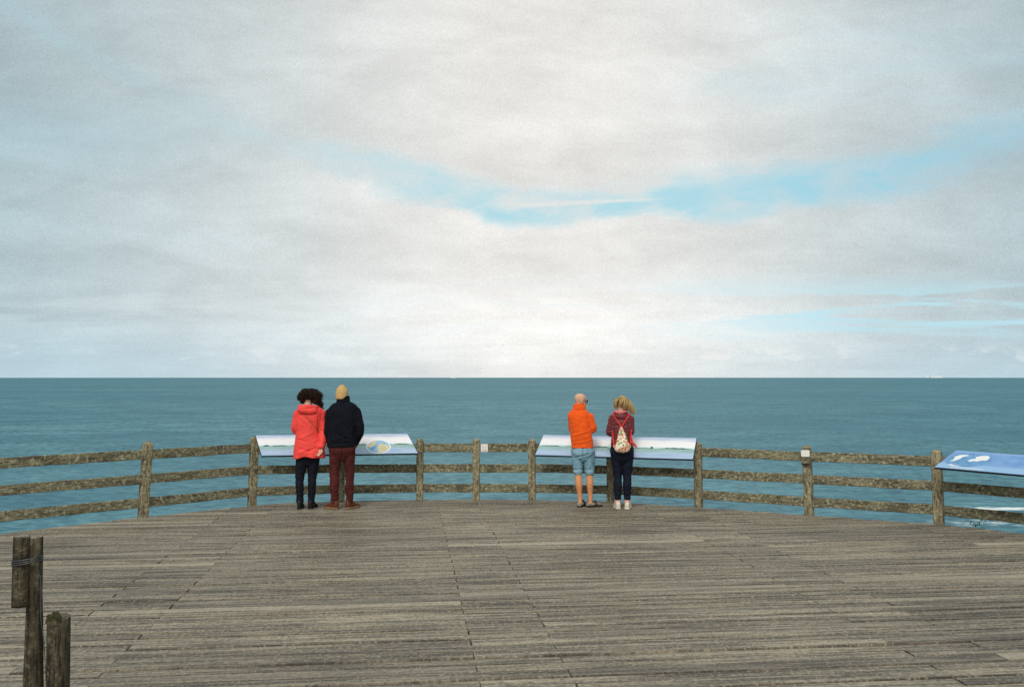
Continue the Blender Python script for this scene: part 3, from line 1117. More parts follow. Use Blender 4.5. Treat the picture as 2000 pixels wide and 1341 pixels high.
def hand_part(bm, w, d, n, side, curl=0.45, s=1.0):
    """w wrist, d towards the fingers, n palm normal, side +-1 picks the thumb side"""
    w, d, n = Vector(w), Vector(d).normalized(), Vector(n)
    n = (n - d * n.dot(d)).normalized()
    t = d.cross(n) * side

    def P(a, b, c):
        return w + (d * a + t * b + n * c) * s
    for off, rr in ((-.022, .017), (0.0, .018), (.022, .017)):
        tube(bm, [P(-.02, off * .5, 0), P(.03, off, 0), P(.088, off * 1.25, 0)], [rr * .95 * s, rr * s, rr * .72 * s], 10, 3, None)
    for off, L, a0 in ((.030, .070, .0), (.0105, .080, -.05), (-.0095, .074, -.02), (-.0285, .058, .06)):
        pts = [P(.085, off, 0)]
        ang = curl * 0.5 + a0
        q = pts[0]
        for k, f in enumerate((.44, .31, .25)):
            q = q + (d * math.cos(ang) + n * math.sin(ang) + t * (off * 1.2)) * (L * f * s)
            pts.append(q)
            ang += curl
        tube(bm, pts, [.0092 * s, .0084 * s, .0076 * s, .0062 * s], 8, 3)
    pts = [P(.018, .022, .004), P(.048, .045, .014), P(.075, .052, .024), P(.098, .048, .034)]
    tube(bm, pts, [.014 * s, .0115 * s, .0098 * s, .0075 * s], 8, 3)


def foot_part(bm, a, yaw, L=0.24, s=1.0):
    fx, fy = math.sin(yaw), math.cos(yaw)
    A = Vector(a)

    def P(k, z):
        return (A.x + fx * k, A.y + fy * k, z)
    tube(bm, [P(-.030, .045), P(0.02, .042), P(.07, .032), P(L - .115, .022)], [.030 * s, .032 * s, .028 * s, .016 * s], 12, 3, (0.7, 0.9))


def shoe(name, a, yaw, L, W, hh, mat, sole_mat, parent, sole=0.022, vamp=0.07, low=False, collar=None):
    """a = ankle (x, y); heel sits behind it"""
    fx, fy = math.sin(yaw), math.cos(yaw)
    back = -0.068

    def ring(k, w, z0, z1, n=16, flatp=0.6):
        c = Vector((a[0] + fx * k, a[1] + fy * k, 0))
        r = Vector((fy, -fx, 0))
        out = []
        for i in range(n):
            t = 2 * math.pi * i / n
            x, z = math.cos(t), math.sin(t)
            x = math.copysign(abs(x) ** 0.7, x)
            zz = (z0 + z1) / 2 + (z1 - z0) / 2 * math.copysign(abs(z) ** 0.75, z)
            out.append(c + r * (x * w) + Vector((0, 0, zz)))
        return out
    bm = bmesh.new()
    prof = [(back, .40, hh * .75), (back + .006, .62, hh * .96), (back + .03, .78, hh), (back + .075, .80, hh * 1.0), (back + .11, .82, hh * .88), (back + .15, .90, vamp), (back + .19, 1.0, vamp * .82), (L + back - .035, .92, vamp * .62), (L + back - .012, .70, vamp * .5), (L + back, .40, vamp * .36)]
    rings = [ring(k, W / 2 * f, sole * .6, z) for k, f, z in prof]
    skin_rings(bm, rings)
    o = obj(name, bm, mat, parent, True)
    md = o.modifiers.new('sub', 'SUBSURF')
    md.levels = md.render_levels = 1
    bm = bmesh.new()
    n = 26
    outl = []
    for i in range(n):
        t = 2 * math.pi * i / n
        k = back - .004 + (L + .008) * (0.5 - 0.5 * math.cos(t))
        u = (k - back) / L
        wd = np.interp(u, [0, .04, .2, .45, .7, .88, 1.0], [.0, .62, .82, .80, 1.02, .80, .0]) * W / 2 * 1.06
        wd *= 1 if t < math.pi else -1
        outl.append((a[0] + fx * k + fy * wd, a[1] + fy * k - fx * wd))
    skin_rings(bm, [[(x, y, 0.001) for x, y in outl], [(x, y, sole) for x, y in outl]])
    obj('sole', bm, sole_mat, o)
    return o


def body(person, J, skin, head, hands, foot_yaw, scale=1.0, limb=1.0, tw=0.15):
    bm = bmesh.new()
    s = scale
    nz = J['neck'][2]
    hz = (J['hipL'][2] + J['hipR'][2]) / 2
    hx = (J['hipL'][0] + J['hipR'][0]) / 2
    cx, cy = J['neck'][0], J['neck'][1]
    by = (J['hipL'][1] + J['hipR'][1]) / 2
    sw = abs(J['shR'][0] - J['shL'][0]) / 2
    hw = abs(J['hipR'][0] - J['hipL'][0]) / 2 + 0.05
    L = nz - hz
    mix = lambda t: (hx + (cx - hx) * t, by + (cy - by) * t)
    rings = []
    for t, rx, ry in ((-.20, hw * .7, .07), (-.08, hw * .95, .085), (.08, hw * .98, .088), (.35, hw * .84, .078), (.6, sw * .86, .088), (.8, sw * .92, .085), (.92, sw * .74, .068), (1.0, sw * .36, .05)):
        x, y = mix(t)
        rings.append((hz + L * t, x, y, rx, ry))
    loft(bm, rings, 24, 3)
    T = head_part(bm, *head)
    hc = Vector(head[0])
    nb = Vector(J['neck'])
    tube(bm, [nb + Vector((0, 0, -.05)), nb + Vector((0, 0, .02)), hc + (T.to_3x3() @ Vector((0, -.02, -.045)))], [.056, .051, .050], 14, 3)
    for S in 'LR':
        sh, el, wr = (Vector(J[k + S]) for k in ('sh', 'el', 'wr'))
        tube(bm, [sh, sh.lerp(el, .5), el, el.lerp(wr, .4), wr], [.046 * limb, .042 * limb, .036 * limb, .036 * limb, .025 * limb], 12, 3)
        hp, kn, an = (Vector(J[k + S]) for k in ('hip', 'kn', 'an'))
        calf = kn.lerp(an, .32) + Vector((0, -.012, 0))
        tube(bm, [hp, hp.lerp(kn, .5), kn, calf, kn.lerp(an, .7), an], [.068 * limb, .06 * limb, .048 * limb, .052 * limb, .036 * limb, .030 * limb], 14, 3)
        foot_part(bm, an, foot_yaw[S])
        tube(bm, [an, (an.x, an.y, .05)], [.03 * limb, .034], 10, 2)
        d, n, side, curl = hands[S]
        hand_part(bm, wr, d, n, side, curl, 0.95)
    o = obj('body', bm, skin, person, True)
    remesh(o, 0.0045, 4)
    for sx in (-1, 1):
        bm = bmesh.new()
        ball(bm, (0, 0, 0), (.0115, .0115, .0115), None, 12, 10, 0)
        ball(bm, (0, .0075, 0), (.0052, .005, .0052), None, 10, 8, 1)
        bmesh.ops.transform(bm, matrix=T @ Matrix.Translation((sx * .031, .080, .008)), verts=bm.verts)
        obj('eye', bm, [M['eye'], M['glasses']], person, True)
    return o, T


def person_at(px, py, label):
    p = gp(px, py)
    az = math.atan2(p.x, p.y)
    return empty('person', p, -az, label, 'person')


def fold_fn(amp, sx, sy, sz, seed, zr=None, horiz=0.0):
    def f(c, n):
        a = crease(c, sx, sy, sz, seed)
        k = 1.0
        if zr:
            k = np.interp(c.z, [z for z, _ in zr], [q for _, q in zr])
        return amp * a * k
    return f


QROT = Matrix.Rotation(0.7, 3, Vector((1, .6, .3)).normalized())


def crease(c, fx, fy, fz, seed):
    q = QROT @ Vector((c.x * fx, c.y * fy, c.z * fz))
    q = q + Vector((seed * 7.3, seed * 3.7, seed * 1.9))
    w = noise.noise_vector(q * 0.6) * 0.7
    return noise.fractal(q + w, 0.9, 2.1, 3)


def ridge(c, x0, z0, x1, z1, w):
    """distance falloff from a line segment in the x-z plane"""
    dx, dz = x1 - x0, z1 - z0
    t = max(0, min(1, ((c.x - x0) * dx + (c.z - z0) * dz) / (dx * dx + dz * dz)))
    d2 = (c.x - x0 - dx * t) ** 2 + (c.z - z0 - dz * t) ** 2
    return math.exp(-d2 / (w * w))


def sleeves(bm, J, S, radii, ext=0.0):
    sh, el, wr = (Vector(J[k + S]) for k in ('sh', 'el', 'wr'))
    w2 = wr + (wr - el).normalized() * ext
    tube(bm, [sh, sh.lerp(el, .45), el, el.lerp(w2, .5), w2], radii, 16, 4)


def trouser_leg(bm, J, S, radii, zstop=None, top=None):
    hp, kn, an = (Vector(J[k + S]) for k in ('hip', 'kn', 'an'))
    pts = [hp, hp.lerp(kn, .5), kn, kn.lerp(an, .33) + Vector((0, -.012, 0)), kn.lerp(an, .7), an]
    return pts


# ---------- person in the red coat
def red_coat_person():
    P = person_at(601.7, 992.2, 'person in long bright red hooded coat with dark curly hair, head bowed')
    J = dict(neck=(-.020, .01, 1.47), shL=(-.158, .02, 1.385), elL=(-.192, .05, 1.135), wrL=(-.08, .27, 1.12), shR=(.185, .0, 1.385), elR=(.212, -.015, 1.12), wrR=(.178, -.105, .885),
             hipL=(-.085, .02, .80), hipR=(.085, .02, .80), knL=(-.122, .025, .43), knR=(.056, .025, .43), anL=(-.118, .02, .085), anR=(.046, .02, .085))
    fy = {'L': R(12), 'R': R(25)}
    hands = {'L': ((.6, .7, .2), (.3, -.2, -1), 1, .5), 'R': ((-.45, -.10, -1), (-.4, -1, .1), -1, .55)}
    _, T = body(P, J, M['skin_fair'], ((-.01, .105, 1.575), R(5), R(-48)), hands, fy)
    # coat
    bm = bmesh.new()
    loft(bm, [(.728, .012, .01, .228, .150), (.78, .010, .01, .228, .150), (.92, .004, .01, .205, .140), (1.08, -.014, .01, .172, .122), (1.20, -.008, .012, .176, .122), (1.32, .010, .01, .196, .118),
              (1.40, .014, .005, .200, .108), (1.445, .012, .0, .175, .092), (1.475, .0, .0, .115, .078), (1.495, -.012, .005, .085, .070)], 40, 4, 2.3)
    sleeves(bm, J, 'L', [.064, .062, .058, .054, .046])
    sleeves(bm, J, 'R', [.066, .062, .058, .056, .052], 0.0)
    # hood lying on the back, its rim round the neck
    ball(bm, (-.018, -.088, 1.425), (.145, .058, .072), Matrix.Rotation(0.10, 4, 'Y'), 24, 16)
    tube(bm, [(-.135, .01, 1.475), (-.115, -.07, 1.480), (-.02, -.105, 1.478), (.085, -.085, 1.470), (.135, .0, 1.462)], [.026, .028, .03, .028, .026], 12, 4)
    co = obj('coat', bm, M['red_coat'], P, True)

    def fold(c, n):
        a = 0.007 * crease(c, 6, 6, 5, 3)
        if c.y < 0.03:
            for (x0, z0, x1, z1, w, h) in ((-.10, 1.30, .02, 1.20, .016, .006), (.05, 1.10, -.10, 1.03, .018, .006), (-.12, .87, .02, .83, .018, -.010), (.0, .84, .10, .875, .016, -.010), (-.14, .80, -.02, .865, .016, .008),
                                           (.135, 1.33, .142, .93, .009, -.011), (.06, .97, .13, 1.0, .014, .005), (-.15, 1.0, -.02, .97, .014, -.006), (-.12, 1.355, .09, 1.365, .012, -.013), (.10, 1.40, .15, 1.33, .014, .006),
                                           (.19, 1.28, .25, 1.26, .012, -.006), (.17, 1.13, .25, 1.11, .012, -.006), (.17, .99, .24, .97, .012, .006), (-.10, 1.44, .05, 1.455, .012, -.010)):
                a += h * ridge(c, x0, z0, x1, z1, w)
        if c.z < 0.80:
            a += 0.010 * math.sin(c.x * 34 + 0.6) * (0.80 - c.z) / 0.07
        return a
    remesh(co, 0.0065, 9, 0.5, fold)
    # lift the hem a little in the middle
    for v in co.data.vertices:
        if v.co.z < 0.775 and abs(v.co.x) < 0.3:
            v.co.z += 0.020 * math.exp(-((v.co.x - 0.0) / 0.09) ** 2) * (0.775 - v.co.z) / 0.045 - 0.006 * math.sin(v.co.x * 20) * (0.775 - v.co.z) / 0.045
    bv = bvh_of(co)
    # trousers
    bm = bmesh.new()
    loft(bm, [(.62, .0, .02, .11, .07), (.72, .0, .02, .165, .095), (.82, .0, .02, .178, .11), (.90, .0, .02, .165, .1)], 28, 3)
    for S, r in (('L', [.092, .082, .063, .060, .054, .052]), ('R', [.090, .080, .063, .059, .054, .052])):
        tube(bm, trouser_leg(bm, J, S, r), r, 18, 4)
    tr = obj('trousers', bm, M['black_jeans'], P, True)
    remesh(tr, 0.007, 4, 0.5, fold_fn(0.010, 7, 7, 16, 1.0, [(0, .9), (.25, 1), (.5, .5), (.9, .3)]))
    for S in 'LR':
        shoe('shoe', J['an' + S][:2], fy[S], .25, .088, .125, M['black_leather'], M['black_strap'], P)
    # hair: a mass of curls blown to the right
    bm = bmesh.new()
    r = random.Random(21)
    cen = Vector((.0, .075, 1.626))
    ball(bm, cen, (.120, .106, .068), None, 24, 16)
    ball(bm, (-.03, .065, 1.628), (.100, .095, .066), None, 24, 16)
    ball(bm, (-.012, .07, 1.665), (.082, .085, .052), None, 20, 14)
    ball(bm, (.095, .04, 1.565), (.075, .08, .060), Matrix.Rotation(.65, 4, 'Y'), 18, 12)
    ball(bm, (-.092, .06, 1.575), (.048, .08, .066), None, 18, 12)
    ball(bm, (-.075, .06, 1.625), (.052, .08, .060), None, 18, 12)
    for k in range(760):
        # points on the upper shell
        th = r.uniform(0, 2 * math.pi)
        ph = math.asin(r.uniform(-.35, 1))
        dv = Vector((math.cos(ph) * math.cos(th), math.cos(ph) * math.sin(th), math.sin(ph)))
        st = cen + Vector((dv.x * .124, dv.y * .12, dv.z * .078 + .026 * max(0, 1 - (dv.x / .75) ** 2)))
        if st.z < 1.585 and st.y < 0.03 and -.10 < st.x < .075:
            continue
        flow = (dv * .45 + Vector((.62 if st.x > -.02 else -.05, -.1, -.48 if st.x > -.02 else -.42))).normalized()
        L = r.uniform(.05, .11) * (1.05 if st.x > .03 else .66)
        a = flow.orthogonal().normalized()
        b = flow.cross(a)
        ph0 = r.uniform(0, 6.28)
        amp = r.uniform(.006, .013)
        turns = r.uniform(1.2, 2.4)
        pts = []
        for q in range(12):
            t = q / 11
            ang = ph0 + turns * 2 * math.pi * t
            pts.append(st + flow * (L * t) + (a * math.cos(ang) + b * math.sin(ang)) * amp * min(1, .3 + t * 1.5))
        rad = r.uniform(.0035, .006)
        tube(bm, pts, [rad * (1 - .6 * q / 11) for q in range(12)], 5, 1)
    for k in range(150):       # blown tail on the right
        t0 = r.random()
        st = Vector((.07 + .105 * t0 + r.uniform(-.03, .03), r.uniform(-.03, .09), 1.60 - .12 * t0 + r.uniform(-.035, .035)))
        flow = Vector((.7, r.uniform(-.2, .2), -.6 + r.uniform(-.3, .4))).normalized()
        L = r.uniform(.03, .06)
        a = flow.orthogonal().normalized()
        b = flow.cross(a)
        ph0 = r.uniform(0, 6.28)
        pts = [st + flow * (L * q / 9) + (a * math.cos(ph0 + q * 1.3) + b * math.sin(ph0 + q * 1.3)) * .008 for q in range(10)]
        tube(bm, pts, [.0045 * (1 - .5 * q / 9) for q in range(10)], 5, 1)
    obj('hair', bm, M['hair_dark'], P, True)
    # bag strap across the back (the bag itself hangs in front)
    bag = empty('shoulder_bag', P.location, P.rotation_euler.z, 'thin tan leather bag strap crossing the back of the red coat', 'bag')
    pts = []
    for t in np.linspace(0, 1, 15):
        x, z = -.052 + (.165 + .052) * t, 1.362 + (1.10 - 1.362) * t
        hit = bv.ray_cast(Vector((x, -1, z)), Vector((0, 1, 0)))
        yy = hit[0].y if hit[0] else -.11
        pts.append(Vector((x, yy - .003, z)))
    # over the left shoulder and round to the pouch in front
    front = [(-.075, -.085, 1.43), (-.09, .0, 1.472), (-.08, .09, 1.42), (.0, .16, 1.25), (.10, .19, 1.05)]
    bm = bmesh.new()
    path = [Vector(p) for p in reversed(front[1:])] + pts + [Vector((.19, .0, 1.02)), Vector((.17, .12, .98))]
    tube(bm, path, [.011] * len(path), 8, 2, (1.0, .3), up=(0.3, -1, 0))
    obj('strap', bm, M['tan_strap'], bag, True)
    bm = bmesh.new()
    box(bm, (.12, .20, .98), (.20, .06, .15))
    bmesh.ops.bevel(bm, geom=list(bm.edges), offset=.018, segments=3, affect='EDGES')
    obj('pouch', bm, M['tan_strap'], bag, True)


# ---------- person in the navy jacket
def navy_person():
    P = person_at(668.1, 993.0, 'person in dark navy jacket, mustard knit beanie and dark red corduroy trousers')
    J = dict(neck=(.008, .0, 1.53), shL=(-.172, .0, 1.405), elL=(-.200, .03, 1.13), wrL=(-.175, .09, .935), shR=(.185, .0, 1.415), elR=(.252, -.02, 1.115), wrR=(.165, .085, .925),
             hipL=(-.095, .01, .89), hipR=(.09, .01, .89), knL=(-.113, .02, .505), knR=(.106, .02, .505), anL=(-.106, .01, .095), anR=(.106, .01, .095))
    fy = {'L': R(-42), 'R': R(42)}
    hands = {'L': ((.2, .35, -1), (1, 0, .1), -1, .3), 'R': ((-.2, .35, -1), (-1, 0, .1), 1, .3)}
    _, T = body(P, J, M['skin_fair'], ((-.010, .040, 1.652), R(0), R(-10), 1.0, 0.0, False), hands, fy, limb=1.0)
    bm = bmesh.new()
    loft(bm, [(.890, -.012, .005, .202, .132), (.93, -.012, .005, .205, .136), (1.04, -.006, .004, .202, .136), (1.18, .0, .0, .206, .134), (1.32, .004, -.004, .214, .132), (1.41, .006, -.004, .214, .120),
              (1.462, .012, -.002, .204, .104), (1.505, .012, .0, .168, .090), (1.540, .008, .0, .108, .080)], 40, 4, 2.4)
    sleeves(bm, J, 'L', [.072, .072, .066, .062, .054], .02)
    sleeves(bm, J, 'R', [.072, .074, .067, .062, .054], .02)
    ja = obj('jacket', bm, M['navy'], P, True)

    def fold(c, n):
        a = 0.009 * crease(c, 5, 5, 7, 7)
        if c.y < 0.02:
            for (x0, z0, x1, z1, w, h) in ((-.15, .99, .05, 1.05, .018, .009), (-.12, .94, .08, .96, .016, -.009), (.02, 1.06, .14, 1.14, .018, .008), (-.1, 1.10, .06, 1.01, .016, -.007), (.155, 1.36, .165, .98, .010, -.010), (-.155, 1.36, -.165, .98, .010, -.010),
                                           (.20, 1.12, .30, 1.09, .014, -.007), (.19, 1.2, .29, 1.22, .014, .006), (-.1, 1.4, .1, 1.41, .01, -.003)):
                a += h * ridge(c, x0, z0, x1, z1, w)
        return a
    remesh(ja, 0.0065, 10, 0.5, fold)
    bm = bmesh.new()
    loft(bm, [(1.525, .008, .002, .108, .084), (1.56, .007, .004, .098, .082), (1.60, .006, .008, .094, .082), (1.632, .004, .012, .090, .082)], 32, 4)
    cl = obj('collar', bm, M['collar'], ja, True)
    remesh(cl, 0.006, 3, 0.5, fold_fn(0.004, 14, 14, 20, 2))
    # beanie
    bm = bmesh.new()
    b2 = [(z0 - .016, x0 - .008, y0, a0, c0) for z0, x0, y0, a0, c0 in [(1.600, -.004, .020, .086, .094), (1.622, -.005, .022, .090, .102), (1.66, -.006, .026, .091, .106), (1.70, -.006, .030, .088, .104), (1.74, -.005, .032, .077, .092), (1.772, -.004, .032, .059, .070), (1.794, -.002, .032, .040, .046), (1.806, .0, .032, .018, .022)]]
    loft(bm, b2, 44, 4)
    bn = obj('beanie', bm, M['beanie'], P, True)
    remesh(bn, 0.004, 3, 0.5, lambda c, n: 0.0016 * math.sin(math.atan2(c.y - .03, c.x + .005) * 46) + 0.004 * noise.noise(Vector((c.x * 22, c.y * 22, c.z * 22))) - 0.004 * math.exp(-((c.z - 1.655 + .12 * c.x) / .006) ** 2))
    # trousers
    bm = bmesh.new()
    loft(bm, [(.70, -.003, .01, .075, .07), (.77, -.003, .005, .160, .105), (.84, -.004, .0, .190, .124), (.91, -.004, .005, .196, .118), (.96, -.004, .005, .180, .11)], 32, 4, 2.2)
    for S, r in (('L', [.100, .083, .068, .066, .060, .056]), ('R', [.098, .082, .066, .064, .058, .055])):
        tube(bm, trouser_leg(bm, J, S, r), r, 20, 4)
    tr = obj('trousers', bm, M['cord_red'], P, True)
    remesh(tr, 0.0065, 4, 0.5, lambda c, n: 0.010 * crease(c, 7, 6, 17, 5) * float(np.interp(c.z, [0, .1, .32, .6, .9], [1.0, 1.5, 1.2, .5, .35])) - (.014 * math.exp(-((c.x + .003) / .014) ** 2) if c.z > .74 and c.y < 0 else 0))
    for S in 'LR':
        sh = shoe('boot', J['an' + S][:2], fy[S], .285, .098, .125, M['brown_leather'], M['tan_sole'], P, .026, .082)
        for k in range(3):
            pass


# ---------- person in the orange jacket
def orange_person():
    P = person_at(1138.5, 989.3, 'bald person in orange fleece jacket, denim shorts and sunglasses, arms folded')
    J = dict(neck=(-.045, .01, 1.42), shL=(-.155, .03, 1.325), elL=(-.150, .15, 1.12), wrL=(.06, .25, 1.15), shR=(.085, .02, 1.33), elR=(.152, .02, 1.135), wrR=(-.03, .23, 1.13),
             hipL=(-.085, .02, .83), hipR=(.085, .02, .83), knL=(-.070, .02, .47), knR=(.100, .02, .47), anL=(-.040, .03, .085), anR=(.110, .03, .085))
    fy = {'L': R(18), 'R': R(62)}
    hands = {'L': ((.9, -.3, -.1), (0, -1, .1), 1, .4), 'R': ((-.9, .25, .1), (0, -1, .1), -1, .4)}
    # head turned to the right
    bd, T = body(P, J, M['skin_tan'], ((-.033, .035, 1.548), R(56), R(-6), 0.96), hands, fy, limb=1.02)
    bd.data.materials.append(M['skin_bald'])
    for p in bd.data.polygons:
        if p.center.z > 1.36:
            p.material_index = 1
    bm = bmesh.new()
    loft(bm, [(.862, -.006, .015, .164, .121), (.90, -.007, .015, .163, .12), (1.00, -.020, .012, .160, .122), (1.115, -.029, .012, .163, .124), (1.24, -.042, .012, .160, .124), (1.33, -.055, .01, .163, .112), (1.385, -.054, .008, .140, .096),
              (1.425, -.05, .008, .098, .08), (1.45, -.05, .01, .086, .076)], 40, 4, 2.3)
    sleeves(bm, J, 'L', [.066, .062, .058, .056, .05])
    sleeves(bm, J, 'R', [.074, .068, .060, .056, .05])
    ja = obj('jacket', bm, M['orange'], P, True)

    def fold(c, n):
        a = 0.0075 * crease(c, 6, 6, 6, 1)
        if c.y < 0.03:
            for (x0, z0, x1, z1, w, h) in ((-.18, 1.075, -.04, 1.10, .013, -.009), (-.15, 1.04, .10, 1.115, .013, .009), (-.13, 1.02, .05, 1.075, .011, -.008), (-.15, .955, .08, .995, .014, -.008), (-.05, .94, .13, .99, .014, .008), (-.15, .905, .04, .925, .012, -.006),
                                           (-.19, 1.215, -.13, 1.23, .010, -.006), (.02, 1.27, .11, 1.18, .012, .008), (.075, 1.31, .098, 1.14, .010, -.013), (.04, 1.02, .14, 1.07, .012, .007)):
                a += h * (0.85 if w < .0105 else .5) * ridge(c, x0, z0, x1, z1, w)
        return a
    remesh(ja, 0.006, 10, 0.5, fold)
    bm = bmesh.new()
    loft(bm, [(1.425, -.05, .010, .100, .086), (1.445, -.05, .012, .100, .086), (1.475, -.048, .016, .094, .084), (1.51, -.046, .020, .084, .080)], 32, 4)
    cl = obj('collar', bm, M['orange'], ja, True)
    remesh(cl, 0.006, 3, 0.5, fold_fn(0.006, 10, 10, 26, 2))
    # shorts
    bm = bmesh.new()
    loft(bm, [(.66, -.0, .02, .07, .07), (.73, .0, .015, .150, .11), (.80, -.002, .012, .168, .126), (.855, -.004, .012, .158, .114), (.91, -.004, .012, .142, .100)], 32, 4, 2.2)
    for S, top, r in (('L', None, [.092, .084, .074, .066]), ('R', None, [.092, .086, .078, .072])):
        hp, kn = Vector(J['hip' + S]), Vector(J['kn' + S])
        kk = kn + Vector((.0 if S == 'L' else -.002, 0, .022))
        tube(bm, [hp, hp.lerp(kk, .4), hp.lerp(kk, .75), kk], r, 20, 4)
    so = obj('shorts', bm, M['denim'], P, True)

    def sf(c, n):
        a = 0.005 * crease(c, 7, 7, 14, 2)
        if c.y < .03:
            if c.z > .70:
                a -= .016 * math.exp(-((c.x - .002) / .013) ** 2)
            for (x0, z0, x1, z1, w, h) in ((-.10, .735, .0, .75, .012, -.008), (.0, .745, .1, .785, .012, -.008), (-.13, .545, -.01, .555, .008, -.006), (.03, .55, .15, .56, .008, -.006), (-.13, .51, -.01, .515, .008, .006), (.03, .51, .15, .52, .008, .006), (.03, .70, .15, .66, .01, .006), (-.15, .68, -.03, .72, .01, .006)):
                a += h * ridge(c, x0, z0, x1, z1, w)
        return a
    remesh(so, 0.0055, 4, 0.5, sf)
    bv = bvh_of(so)
    for sx, a in ((-.085, .05), (.085, -.05)):
        bm = bmesh.new()
        pts = []
        for x, z in ((-.045, .83), (.045, .83), (.045, .755), (.0, .73), (-.045, .755), (-.045, .83)):
            hit = bv.ray_cast(Vector((x + sx, -1, z)), Vector((0, 1, 0)))
            if hit[0]:
                pts.append(hit[0] + Vector((0, -.001, 0)))
        tube(bm, pts, [.0025] * len(pts), 6, 1)
        obj('back_pocket', bm, M['denim_dark'], so, True)
    # clogs with straps
    for S, L in (('L', .26), ('R', .27)):
        a = J['an' + S]
        sh = shoe('clog', a[:2], fy[S], L, .102, .062, M['grey_clog'], M['black_strap'], P, .018, .072)
        fx, fyy = math.sin(fy[S]), math.cos(fy[S])
        for kk in (.055, .085):
            bm = bmesh.new()
            c = Vector((a[0] + fx * kk, a[1] + fyy * kk, 0))
            rr = Vector((fyy, -fx, 0))
            pts = [c + rr * (.05 * math.cos(t)) + Vector((0, 0, .018 + .066 * math.sin(t))) for t in np.linspace(0.05, math.pi - .05, 9)]
            tube(bm, pts, [.009] * 9, 6, 2, (.5, 1.0))
            obj('strap', bm, M['black_strap'], sh, True)
    # sunglasses resting on the face
    g = empty('sunglasses', P.location, P.rotation_euler.z, 'black wraparound sunglasses on the bald head', 'sunglasses')
    bm = bmesh.new()
    for sx in (-1, 1):
        ball(bm, (sx * .036, .104, .010), (.034, .011, .023), Matrix.Rotation(-sx * .45, 4, 'Z'), 14, 10)
    tube(bm, [(-.012, .106, .014), (.012, .106, .014)], [.003, .003], 6, 1)
    bmesh.ops.transform(bm, matrix=T, verts=bm.verts)
    obj('lenses', bm, M['glasses'], g, True)
    for sx in (-1, 1):
        bm = bmesh.new()
        tube(bm, [(sx * .062, .088, .016), (sx * .078, .05, .016), (sx * .084, .0, .014), (sx * .080, -.02, .004)], [.0045, .004, .0032, .003], 6, 3)
        bmesh.ops.transform(bm, matrix=T, verts=bm.verts)
        obj('temple_arm', bm, M['glasses'], g, True)


